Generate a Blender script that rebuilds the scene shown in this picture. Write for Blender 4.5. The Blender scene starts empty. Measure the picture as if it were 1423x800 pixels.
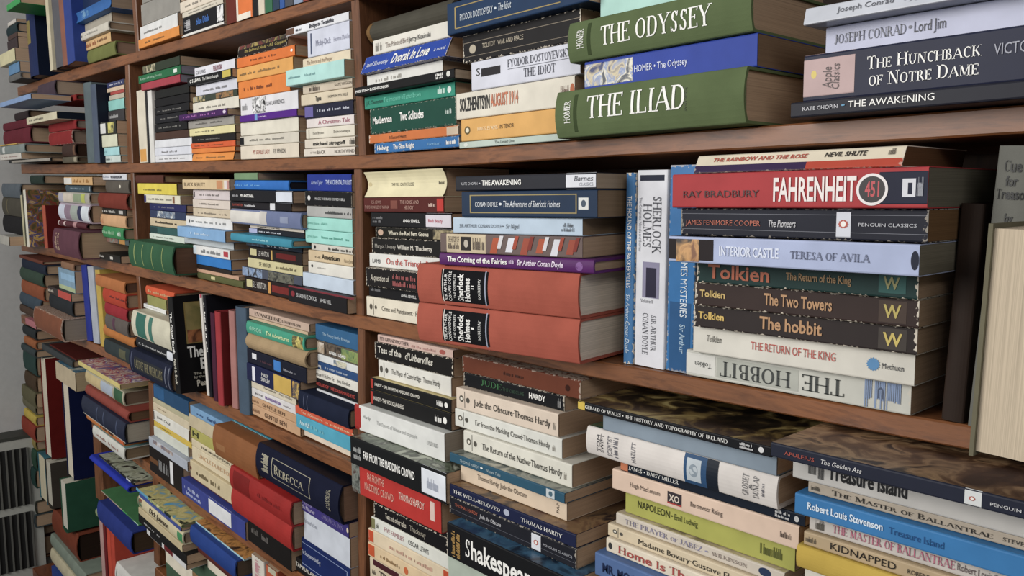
import bpy, bmesh, math, random
from mathutils import Matrix, Vector
random.seed(7)
S = bpy.context.scene
COL = S.collection
# ------------------------------------------------------------------ camera, world, light, exposure
FPX, CX, CY = 1150.0, 711.5, 400.0          # focal length in pixels of a 1423 x 800 frame
D, H = 0.65, 1.75                           # camera distance from the shelf fronts, camera height
def _basis():
    X = -Vector((-328 - CX, -(264 - CY), -FPX)); X.normalize()
    U = -Vector((675 - CX, -(9900 - CY), -FPX)); U -= X * U.dot(X); U.normalize()
    Y = U.cross(X)
    return Matrix((X, Y, U))                # rows: world axes seen from the camera
R = _basis()
cam_d = bpy.data.cameras.new('camera'); cam = bpy.data.objects.new('camera', cam_d); COL.objects.link(cam)
cam_d.sensor_width = 36; cam_d.lens = 36 * FPX / 1423; cam_d.clip_start = 0.02
cam.matrix_world = Matrix.Translation((0, -D, H)) @ R.to_4x4()
S.camera = cam
S.view_settings.view_transform = 'Standard'; S.view_settings.look = 'None'
S.view_settings.gamma = 1; S.view_settings.use_curve_mapping = False
S.view_settings.exposure = 0.14
w = bpy.data.worlds.new('room_light'); S.world = w; w.use_nodes = True
w.node_tree.nodes['Background'].inputs[0].default_value = (0.93, 0.96, 1.0, 1)
w.node_tree.nodes['Background'].inputs[1].default_value = 0.24
def area(name, loc, target, sx, sy, power, color):
    l = bpy.data.lights.new(name, 'AREA'); l.shape = 'RECTANGLE'; l.size = sx; l.size_y = sy
    l.energy = power; l.color = color
    o = bpy.data.objects.new(name, l); COL.objects.link(o); o.location = loc
    o.rotation_euler = (Vector(target) - Vector(loc)).to_track_quat('-Z', 'Y').to_euler()
area('window_daylight', (-1.6, -2.6, 2.4), (-1.15, 0, 1.8), 1.8, 1.3, 70, (1.0, 0.975, 0.935))
area('right_fill_light', (1.15, -1.5, 2.75), (-0.9, 0, 1.55), 1.2, 0.6, 15, (1.0, 0.97, 0.93))  # added fill from the upper right, brightens the books' right end faces
# ------------------------------------------------------------------ measuring: photograph pixel -> point on the plane y = -d
def ray(px, py): return R @ Vector((px - CX, -(py - CY), -FPX))
def unp(px, py, d=0.0):
    r = ray(px, py); t = (D - d) / r.y
    return r.x * t, H + r.z * t
def xsolve(px, z, d):                        # X of a point at height z on plane y=-d seen at column px
    y, zz = D - d, z - H
    a = FPX * R[0][0] + (px - CX) * R[0][2]
    b = FPX * (R[1][0] * y + R[2][0] * zz) + (px - CX) * (R[1][2] * y + R[2][2] * zz)
    return -b / a
def zsolve(px, py, X, d):                    # height seen at (px,py) of the vertical line at X on plane y=-d (least squares on the row)
    y = D - d; k = -(py - CY)
    a = FPX * R[2][1] + k * R[2][2]
    b = FPX * (R[0][1] * X + R[1][1] * y) + k * (R[0][2] * X + R[1][2] * y)
    return H - b / a
def on_x(px, py, X):
    r = ray(px, py); t = X / r.x
    return -D + r.y * t, H + r.z * t
# ------------------------------------------------------------------ materials
def lin(h):
    h = h.lstrip('#'); h = h if len(h) == 6 else ''.join(a * 2 for a in h); v = [int(h[i:i + 2], 16) / 255 for i in (0, 2, 4)]
    v = [c / 12.92 if c <= 0.04045 else ((c + 0.055) / 1.055) ** 2.4 for c in v]
    g = 0.2126 * v[0] + 0.7152 * v[1] + 0.0722 * v[2]
    return tuple(g + (c - g) * 0.84 for c in v) + (1,)
MATS = {}
def newmat(key):
    m = bpy.data.materials.new(key); m.use_nodes = True
    nt = m.node_tree; b = nt.nodes['Principled BSDF']
    return m, nt, b, lambda t: nt.nodes.new(t)
def ramp(nt, stops, const=False):
    r = nt.nodes.new('ShaderNodeValToRGB'); e = r.color_ramp.elements
    while len(e) < len(stops): e.new(0.5)
    for i, (p, c) in enumerate(stops): e[i].position = p; e[i].color = c
    if const: r.color_ramp.interpolation = 'CONSTANT'
    return r
def mixc(nt, fac, a, b, mode='MIX'):
    n = nt.nodes.new('ShaderNodeMix'); n.data_type = 'RGBA'; n.blend_type = mode
    for i, v in ((0, fac), (6, a), (7, b)):
        if hasattr(v, 'links'): nt.links.new(v, n.inputs[i])
        else: n.inputs[i].default_value = v
    return n.outputs[2]
def cover_mat(c, rough=0.5, wear=0.0, cloth=False):
    key = 'cover_%s_%d_%d_%d' % (c.strip('#'), rough * 100, wear * 10, cloth)
    if key in MATS: return MATS[key]
    m, nt, b, N = newmat(key)
    tc = N('ShaderNodeTexCoord'); L = nt.links.new
    n = N('ShaderNodeTexNoise'); n.inputs['Scale'].default_value = 28; n.inputs['Detail'].default_value = 4
    L(tc.outputs['Object'], n.inputs['Vector'])
    col = lin(c)
    lo = tuple(x * 0.86 for x in col[:3]) + (1,)
    r = ramp(nt, [(0.35, lo), (0.65, col)]); L(n.outputs[0], r.inputs[0])
    out = r.outputs[0]
    if wear > 0:                              # scuffed, whitened edges of the spine
        sp = N('ShaderNodeSeparateXYZ'); L(tc.outputs['Generated'], sp.inputs[0])
        def mth(op, a, bb):
            q = N('ShaderNodeMath'); q.operation = op
            for i, v in ((0, a), (1, bb)):
                if hasattr(v, 'links'): L(v, q.inputs[i])
                else: q.inputs[i].default_value = v
            return q.outputs[0]
        ez = mth('ABSOLUTE', mth('SUBTRACT', sp.outputs[2], 0.5), 0)
        ex = mth('ABSOLUTE', mth('SUBTRACT', sp.outputs[0], 0.5), 0)
        e = mth('MAXIMUM', mth('MULTIPLY', mth('SUBTRACT', ez, 0.405), 8), mth('MULTIPLY', mth('SUBTRACT', ex, 0.478), 40))
        n2 = N('ShaderNodeTexNoise'); n2.inputs['Scale'].default_value = 260; n2.inputs['Detail'].default_value = 6
        L(tc.outputs['Object'], n2.inputs['Vector'])
        e2 = mth('ADD', e, mth('MULTIPLY', mth('SUBTRACT', n2.outputs[0], 0.5), 2.6))
        r2 = ramp(nt, [(0.62, (0, 0, 0, 1)), (0.72, (1, 1, 1, 1))]); L(e2, r2.inputs[0])
        f = mth('MULTIPLY', r2.outputs[0], wear)
        out = mixc(nt, f, out, lin('#cfc4b2'))
    L(out, b.inputs['Base Color']); b.inputs['Roughness'].default_value = 0.8 if cloth else rough
    b.inputs['Specular IOR Level'].default_value = 0.08 if cloth else 0.14
    bp = N('ShaderNodeBump'); bp.inputs['Strength'].default_value = 0.25 if cloth else 0.06; bp.inputs['Distance'].default_value = 0.0006
    n3 = N('ShaderNodeTexNoise'); n3.inputs['Scale'].default_value = 900 if cloth else 60
    L(tc.outputs['Object'], n3.inputs['Vector']); L(n3.outputs[0], bp.inputs['Height']); L(bp.outputs[0], b.inputs['Normal'])
    MATS[key] = m; return m
def ink(c, rough=0.45):
    key = 'ink_' + c.strip('#')
    if key in MATS: return MATS[key]
    m, nt, b, N = newmat(key)
    tc = N('ShaderNodeTexCoord'); n = N('ShaderNodeTexNoise'); n.inputs['Scale'].default_value = 120
    nt.links.new(tc.outputs['Object'], n.inputs['Vector'])
    col = lin(c); r = ramp(nt, [(0.3, tuple(x * 0.9 for x in col[:3]) + (1,)), (0.6, col)])
    nt.links.new(n.outputs[0], r.inputs[0]); nt.links.new(r.outputs[0], b.inputs['Base Color'])
    b.inputs['Roughness'].default_value = rough; b.inputs['Specular IOR Level'].default_value = 0.35
    MATS[key] = m; return m
def art(cs, scale=30):                        # printed cover picture: blotches of a few colours
    key = 'picture_%s_%d' % (cs, scale)
    if key in MATS: return MATS[key]
    m, nt, b, N = newmat(key)
    tc = N('ShaderNodeTexCoord'); n = N('ShaderNodeTexNoise'); n.inputs['Scale'].default_value = scale; n.inputs['Detail'].default_value = 6
    n.inputs['Distortion'].default_value = 1.2
    nt.links.new(tc.outputs['Object'], n.inputs['Vector'])
    l = cs.split(','); k = len(l)
    r = ramp(nt, [(0.34 + 0.32 * i / max(1, k - 1), lin(c)) for i, c in enumerate(l)])
    nt.links.new(n.outputs[0], r.inputs[0]); nt.links.new(r.outputs[0], b.inputs['Base Color'])
    b.inputs['Roughness'].default_value = 0.35
    MATS[key] = m; return m
def pages_mat(c, vertical=False):
    key = 'pages_' + c.strip('#') + ('v' if vertical else '')
    if key in MATS: return MATS[key]
    m, nt, b, N = newmat(key); L = nt.links.new
    tc = N('ShaderNodeTexCoord'); mp = N('ShaderNodeMapping'); mp.inputs['Scale'].default_value = (6, 6, 1500)
    L(tc.outputs['Object'], mp.inputs[0])
    n = N('ShaderNodeTexNoise'); n.inputs['Scale'].default_value = 1; n.inputs['Detail'].default_value = 3
    L(mp.outputs[0], n.inputs['Vector'])
    col = lin(c); r = ramp(nt, [(0.3, tuple(x * 0.72 for x in col[:3]) + (1,)), (0.62, col)])
    L(n.outputs[0], r.inputs[0]); L(r.outputs[0], b.inputs['Base Color'])
    b.inputs['Roughness'].default_value = 0.9; b.inputs['Specular IOR Level'].default_value = 0.1
    MATS[key] = m; return m
def wood_mat(key, dark, light, stretch, rough=0.5):
    if key in MATS: return MATS[key]
    m, nt, b, N = newmat(key); L = nt.links.new
    tc = N('ShaderNodeTexCoord'); mp = N('ShaderNodeMapping'); mp.inputs['Scale'].default_value = stretch
    L(tc.outputs['Object'], mp.inputs[0])
    n = N('ShaderNodeTexNoise'); n.inputs['Scale'].default_value = 9; n.inputs['Detail'].default_value = 8; n.inputs['Roughness'].default_value = 0.65
    n.inputs['Distortion'].default_value = 0.4
    L(mp.outputs[0], n.inputs['Vector'])
    r = ramp(nt, [(0.3, lin(dark)), (0.5, lin(light)), (0.62, lin(dark)), (0.75, lin(light))])
    L(n.outputs[0], r.inputs[0])
    n2 = N('ShaderNodeTexNoise'); n2.inputs['Scale'].default_value = 5; n2.inputs['Detail'].default_value = 3
    L(tc.outputs['Object'], n2.inputs['Vector'])
    r2 = ramp(nt, [(0.3, (0.72, 0.70, 0.68, 1)), (0.7, (1.1, 1.05, 1.0, 1))]); L(n2.outputs[0], r2.inputs[0])
    o = mixc(nt, 1.0, r.outputs[0], r2.outputs[0], 'MULTIPLY')
    L(o, b.inputs['Base Color']); b.inputs['Roughness'].default_value = rough
    bp = N('ShaderNodeBump'); bp.inputs['Strength'].default_value = 0.15; bp.inputs['Distance'].default_value = 0.001
    L(n.outputs[0], bp.inputs['Height']); L(bp.outputs[0], b.inputs['Normal'])
    MATS[key] = m; return m
def paint_mat(key, c, rough=0.6, bump=0.1, scale=40):
    if key in MATS: return MATS[key]
    m, nt, b, N = newmat(key); L = nt.links.new
    tc = N('ShaderNodeTexCoord'); n = N('ShaderNodeTexNoise'); n.inputs['Scale'].default_value = scale; n.inputs['Detail'].default_value = 4
    L(tc.outputs['Object'], n.inputs['Vector'])
    col = lin(c); r = ramp(nt, [(0.3, tuple(x * 0.93 for x in col[:3]) + (1,)), (0.7, col)])
    L(n.outputs[0], r.inputs[0]); L(r.outputs[0], b.inputs['Base Color']); b.inputs['Roughness'].default_value = rough
    bp = N('ShaderNodeBump'); bp.inputs['Strength'].default_value = bump; bp.inputs['Distance'].default_value = 0.002
    L(n.outputs[0], bp.inputs['Height']); L(bp.outputs[0], b.inputs['Normal'])
    MATS[key] = m; return m
# ------------------------------------------------------------------ mesh builder
class MB:
    def __init__(s): s.v = []; s.f = []; s.mi = []; s.ms = []
    def slot(s, m):
        if m not in s.ms: s.ms.append(m)
        return s.ms.index(m)
    def add(s, vs, fs, m):
        o = len(s.v); k = s.slot(m); s.v += [tuple(x) for x in vs]
        for f in fs: s.f.append([i + o for i in f]); s.mi.append(k)
    def box(s, a, b, m):
        (x0, y0, z0), (x1, y1, z1) = a, b
        s.add([(x0, y0, z0), (x1, y0, z0), (x1, y1, z0), (x0, y1, z0), (x0, y0, z1), (x1, y0, z1), (x1, y1, z1), (x0, y1, z1)],
              [(0, 3, 2, 1), (4, 5, 6, 7), (0, 1, 5, 4), (1, 2, 6, 5), (2, 3, 7, 6), (3, 0, 4, 7)], m)
    def tube(s, pts, r, m, n=8):
        P = [Vector(p) for p in pts]; vs = []; fs = []
        for i, p in enumerate(P):
            t = (P[min(i + 1, len(P) - 1)] - P[max(i - 1, 0)]).normalized()
            a = t.cross(Vector((0, 0, 1)) if abs(t.z) < 0.9 else Vector((1, 0, 0))).normalized(); bb = t.cross(a)
            for k in range(n):
                q = 2 * math.pi * k / n; vs.append(p + (a * math.cos(q) + bb * math.sin(q)) * r)
        for i in range(len(P) - 1):
            for k in range(n): fs.append((i * n + k, i * n + (k + 1) % n, (i + 1) * n + (k + 1) % n, (i + 1) * n + k))
        fs.append(tuple(range(n))[::-1]); fs.append(tuple(range((len(P) - 1) * n, len(P) * n)))
        s.add(vs, fs, m)
    def build(s, name, parent=None, loc=(0, 0, 0), smooth=False):
        me = bpy.data.meshes.new(name); me.from_pydata(s.v, [], s.f)
        for m in s.ms: me.materials.append(m)
        me.polygons.foreach_set('material_index', s.mi)
        if smooth: me.polygons.foreach_set('use_smooth', [True] * len(me.polygons))
        me.update()
        o = bpy.data.objects.new(name, me); COL.objects.link(o); o.location = loc
        if parent: o.parent = parent
        return o
def empty(name, loc, label, cat, group=None, rot=(0, 0, 0)):
    o = bpy.data.objects.new(name, None); COL.objects.link(o); o.location = loc; o.rotation_euler = rot
    o.empty_display_size = 0.02; o['label'] = label; o['category'] = cat
    if group: o['group'] = group
    return o
# ------------------------------------------------------------------ lettering: sans glyphs, and a stroke-built serif capital alphabet
GL = {}
def sans_glyphs():
    chars = ''.join(chr(c) for c in range(33, 127)) + '•·Á'
    obs = []
    for bold in (0, 1):
        for ch in chars:
            for rep in (1, 2):
                cu = bpy.data.curves.new('g', 'FONT'); cu.body = ch * rep; cu.resolution_u = 2; cu.offset = 0.022 if bold else 0.0
                o = bpy.data.objects.new('g', cu); COL.objects.link(o); obs.append((bold, ch, rep, o, cu))
    dg = bpy.context.evaluated_depsgraph_get(); dg.update(); width = {}
    for bold, ch, rep, o, cu in obs:
        me = o.evaluated_get(dg).to_mesh()
        vs = [(v.co.x, v.co.y) for v in me.vertices]; fs = [tuple(p.vertices) for p in me.polygons]
        xm = max([v[0] for v in vs] or [0.3])
        if rep == 1: GL['b' if bold else 's', ch] = [0.3, vs, fs]; width[bold, ch] = xm
        else: GL['b' if bold else 's', ch][0] = xm - width[bold, ch]
        o.evaluated_get(dg).to_mesh_clear()
    for bold, ch, rep, o, cu in obs:
        bpy.data.objects.remove(o)
    for c in [c for c in bpy.data.curves if c.name.startswith('g')]: bpy.data.curves.remove(c)
    cap = max(v[1] for v in GL['s', 'H'][1])
    for k in GL: g = GL[k]; g[0] /= cap; g[1] = [(x / cap, y / cap) for x, y in g[1]]
    GL['s', ' '] = GL['b', ' '] = [0.38, [], []]
sans_glyphs()
TK, TN = 0.15, 0.06
SER = {  # width, lines (x1,y1,x2,y2,k thick / n thin), arcs (cx,cy,rx,ry,a0,a1), serifs (x,y)
 'A': (.92, ['0.08 0 .45 1 n', '.45 1 .84 0 k', '.2 .36 .66 .36 n'], [], ['.08 0', '.84 0']),
 'B': (.72, ['.16 0 .16 1 k', '.16 1 .36 1 n', '.16 .53 .38 .53 n', '.16 0 .38 0 n'], ['.36 .765 .2 .235 -90 90', '.38 .265 .26 .265 -90 90'], ['.13 0', '.13 1']),
 'C': (.8, ['.72 .72 .72 .98 n'], ['.44 .5 .36 .5 48 312'], []),
 'D': (.86, ['.16 0 .16 1 k', '.16 1 .36 1 n', '.16 0 .36 0 n'], ['.36 .5 .42 .5 -90 90'], ['.13 0', '.13 1']),
 'E': (.7, ['.16 0 .16 1 k', '.16 1 .6 1 n', '.16 .52 .48 .52 n', '.16 0 .62 0 n', '.6 1 .6 .8 n', '.62 0 .62 .2 n', '.48 .42 .48 .62 n'], [], ['.13 0', '.13 1']),
 'F': (.66, ['.16 0 .16 1 k', '.16 1 .6 1 n', '.16 .52 .46 .52 n', '.6 1 .6 .8 n', '.46 .42 .46 .62 n'], [], ['.16 0', '.13 1']),
 'G': (.84, ['.7 .0 .7 .4 k', '.7 .74 .7 .98 n'], ['.44 .5 .36 .5 48 320'], ['.7 .4']),
 'H': (.92, ['.17 0 .17 1 k', '.75 0 .75 1 k', '.17 .52 .75 .52 n'], [], ['.17 0', '.17 1', '.75 0', '.75 1']),
 'I': (.42, ['.21 0 .21 1 k'], [], ['.21 0', '.21 1']),
 'J': (.5, ['.3 .15 .3 1 k'], ['.16 .15 .14 .2 180 360'], ['.3 1']),
 'K': (.86, ['.17 0 .17 1 k', '.2 .42 .68 1 n', '.34 .58 .74 0 k'], [], ['.17 0', '.17 1', '.68 1', '.74 0']),
 'L': (.7, ['.17 0 .17 1 k', '.17 0 .62 0 n', '.62 0 .62 .24 n'], [], ['.17 0', '.17 1']),
 'M': (1.08, ['.16 0 .18 1 n', '.2 1 .53 .08 k', '.53 .08 .86 1 n', '.88 0 .88 1 k'], [], ['.16 0', '.16 1', '.88 0', '.88 1']),
 'N': (.92, ['.15 0 .15 1 n', '.17 1 .75 0 k', '.76 0 .76 1 n'], [], ['.15 0', '.13 1', '.76 1']),
 'O': (.9, [], ['.45 .5 .38 .5 0 360'], []),
 'P': (.7, ['.17 0 .17 1 k', '.17 1 .36 1 n', '.17 .46 .36 .46 n'], ['.36 .73 .24 .27 -90 90'], ['.17 0', '.13 1']),
 'Q': (.9, ['.46 .16 .82 -.16 k'], ['.45 .5 .38 .5 0 360'], []),
 'R': (.8, ['.17 0 .17 1 k', '.17 1 .36 1 n', '.17 .48 .38 .48 n', '.4 .48 .7 0 k'], ['.36 .74 .22 .26 -90 90'], ['.17 0', '.13 1', '.72 0']),
 'S': (.64, ['.52 .74 .52 .98 n', '.12 .02 .12 .26 n'], ['.33 .75 .2 .25 30 270', '.32 .26 .22 .26 -150 90'], []),
 'T': (.78, ['.39 0 .39 1 k', '.06 1 .72 1 n', '.06 1 .06 .78 n', '.72 1 .72 .78 n'], [], ['.39 0']),
 'U': (.88, ['.17 .3 .17 1 k', '.72 .3 .72 1 n'], ['.445 .3 .275 .3 180 360'], ['.17 1', '.72 1']),
 'V': (.88, ['.1 1 .45 0 k', '.45 0 .78 1 n'], [], ['.1 1', '.78 1']),
 'W': (1.2, ['.08 1 .36 0 k', '.36 0 .6 1 n', '.6 1 .86 0 k', '.86 0 1.1 1 n'], [], ['.1 1', '.6 1', '1.1 1']),
 'X': (.86, ['.1 1 .74 0 k', '.12 0 .72 1 n'], [], ['.1 1', '.74 0', '.12 0', '.72 1']),
 'Y': (.82, ['.08 1 .4 .46 k', '.74 1 .42 .46 n', '.41 0 .41 .48 k'], [], ['.08 1', '.74 1', '.41 0']),
 'Z': (.72, ['.08 0 .62 1 k', '.1 1 .62 1 n', '.08 0 .64 0 n', '.64 0 .64 .2 n', '.1 1 .1 .8 n'], [], []),
}
for ch, (wd, ln, ar, se) in SER.items():
    vs, fs = [], []
    for l in ln:
        p = l.split(); x1, y1, x2, y2 = map(float, p[:4]); t = (TK if p[4] == 'k' else TN) / 2
        if x1 == x2: dx, dy = t, 0
        elif y1 == y2:
            dx, dy = 0, t; y1 = y2 = min(max(y1, t), 1 - t)
        else: dx, dy = t * 1.08, 0
        o = len(vs); vs += [(x1 - dx, y1 - dy), (x1 + dx, y1 - dy * (1 if dx else -1) if False else y1 - (dy if dx else -dy)), (x2 + dx, y2 + dy), (x2 - dx, y2 + (dy if dx else -dy))]
        if dx == 0: vs[o:] = [(x1, y1 - t), (x2, y2 - t), (x2, y2 + t), (x1, y1 + t)]
        fs.append((o, o + 1, o + 2, o + 3))
    for a in ar:
        cx, cy, rx, ry, a0, a1 = map(float, a.split()); n = max(6, int(abs(a1 - a0) / 18)); o = len(vs)
        for i in range(n + 1):
            q = math.radians(a0 + (a1 - a0) * i / n); t = TN + (TK - TN) * abs(math.cos(q)) ** 1.5
            for k in (0, 1): vs.append((cx + (rx - t * k) * math.cos(q), cy + (ry - (TN + 0.02) * k) * math.sin(q)))
        for i in range(n): fs.append((o + 2 * i, o + 2 * i + 2, o + 2 * i + 3, o + 2 * i + 1))
    for q in se:
        x, y = map(float, q.split()); o = len(vs); y0 = y if y < 0.5 else y - TN * .8
        vs += [(x - .15, y0), (x + .15, y0), (x + .15, y0 + TN * .8), (x - .15, y0 + TN * .8)]; fs.append((o, o + 1, o + 2, o + 3))
    GL['r', ch] = [wd, vs, fs]
GL['r', ' '] = [0.36, [], []]
def glyph(f, ch):
    if (f, ch) in GL: return GL[f, ch], 1.0
    if f == 'r' and ch.upper() in SER and ch.islower() and False: return GL['r', ch.upper()], .75
    return GL.get(('s', ch), GL['s', ' ']), 1.0
RMARK = random.Random(3)
def text_shape(s, f):
    """flat lettering with cap height 1, starting at x=0: (width, verts, faces)"""
    x, vs, fs = 0.0, [], []
    if s[0] == '~':                            # print too small to read: short strokes
        rnd = RMARK
        n = 0
        while x < 12:
            wd = rnd.uniform(0.3, 0.8)
            if rnd.random() < 0.78:
                o = len(vs); hh = rnd.choice((0.65, 0.7, 1.0)); vs += [(x, 0), (x + wd * .75, 0), (x + wd * .75, hh), (x, hh)]
                fs.append((o, o + 1, o + 2, o + 3))
            x += wd
        return x, vs, fs
    sc = f.endswith('c'); f0 = f[0]
    for i, ch in enumerate(s):
        k = 1.0
        if sc and ch.islower(): ch = ch.upper(); k = 0.78
        (wd, gv, gf), _ = glyph(f0, ch); o = len(vs)
        vs += [(x + a * k, b * k) for a, b in gv]; fs += [tuple(j + o for j in q) for q in gf]
        x += wd * k
    if 'i' in f[1:]: vs = [(a + 0.22 * b, b) for a, b in vs]
    return max([v[0] for v in vs] or [x]), vs, fs
def sliced(vs, fs, along, wd):
    """cut lettering into bands so that it follows a rounded spine"""
    bm = bmesh.new(); vv = [bm.verts.new((x, y, 0)) for x, y in vs]
    for f in fs:
        try: bm.faces.new([vv[i] for i in f])
        except ValueError: pass
    for k in range(1, 8):
        co, no = ((wd * k / 8, 0, 0), (1, 0, 0)) if along else ((0, -.3 + 1.4 * k / 8, 0), (0, 1, 0))
        bmesh.ops.bisect_plane(bm, geom=bm.verts[:] + bm.edges[:] + bm.faces[:], plane_co=co, plane_no=no)
    bm.verts.index_update()
    r = [(v.co.x, v.co.y) for v in bm.verts], [tuple(v.index for v in f.verts) for f in bm.faces]
    bm.free(); return r
# ------------------------------------------------------------------ books are first listed, cleared of one another, then built
QUEUE = []
def add_book(*a, **k):
    QUEUE.append([list(a), k]); return len(QUEUE) - 1
def span(q, z=None):
    (name, loc, rot, L, T, W), k = q[0][:6], q[1]; x, y, z0 = loc
    if k.get('upright'):
        le = rot[1] - math.pi / 2; zz = min(max((z if z is not None else z0 + L / 2) - z0, 0), L)
        xa = x + math.tan(le) * zz
        return xa - .0003, xa + T / math.cos(le) + .0003, y, y + W, z0, z0 + L * math.cos(le)
    e = math.tan(-rot[1]) * L; yw = rot[2]; b = k.get('b'); b = (0.1 * T if k.get('hard') else 0) if b is None else b
    return x - max(math.sin(yw) * W, 0), x + L * math.cos(yw) - min(math.sin(yw) * W, 0), y + min(0, b), y + max(math.sin(yw) * L, 0) + W, z0 + max(min(0, e), -.0002) , z0 + T + min(max(0, e), .0002)
def trim(q, left, cut):
    a, k = q; L = a[3]; n = L - cut; rot = a[2]
    f = (lambda u: min(max((u * L - cut) / n, 0), 1)) if left else (lambda u: min(max(u * L / n, 0), 1))
    k['t'] = [(t[0], f(t[1]), f(t[2])) + tuple(t[3:]) for t in k.get('t', ()) if f(t[2]) - f(t[1]) > .3 * (t[2] - t[1])]
    k['p'] = [(f(t[0]), f(t[1])) + tuple(t[2:]) for t in k.get('p', ()) if f(t[1]) - f(t[0]) > .001]
    k['discs'] = [(f(t[0]),) + tuple(t[1:]) for t in k.get('discs', ()) if 0 < f(t[0]) < 1]
    if left:
        x, y, z = a[1]; a[1] = (x + cut * math.cos(rot[1]) * math.cos(rot[2]), y + cut * math.sin(rot[2]), z + cut * math.sin(-rot[1]))
    a[3] = n
def clear_books():
    for rep in range(2):
        for i in range(len(QUEUE)):
            for j in range(i):
                A, B = QUEUE[i], QUEUE[j]
                if abs(A[0][1][0] - B[0][1][0]) > .45: continue
                sa, sb = span(A), span(B)
                z0, z1 = max(sa[4], sb[4]), min(sa[5], sb[5])
                if z1 - z0 < .0004: continue
                sa, sb = span(A, (z0 + z1) / 2), span(B, (z0 + z1) / 2)
                if min(sa[3], sb[3]) - max(sa[2], sb[2]) < .0003: continue
                ov = min(sa[1], sb[1]) - max(sa[0], sb[0])
                if ov <= 0: continue
                ua, ub = A[1].get('upright'), B[1].get('upright')
                if ua and ub: continue
                cut = ov + .0008
                if ua or ub: t, o = (B, A) if ua else (A, B)
                else: t, o = (A, B) if A[0][1][1] > B[0][1][1] else (B, A)
                st, so = span(t, (z0 + z1) / 2), span(o, (z0 + z1) / 2)
                left = (st[0] + st[1]) / 2 > (so[0] + so[1]) / 2
                cut = (so[1] - st[0] if left else st[1] - so[0]) + .0008
                if cut < .5 * t[0][3]: trim(t, left, cut)
ROOTS = {}
def build_books():
    clear_books()
    for i, (a, k) in enumerate(QUEUE): ROOTS[i] = make_book(*a, **k)
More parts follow.
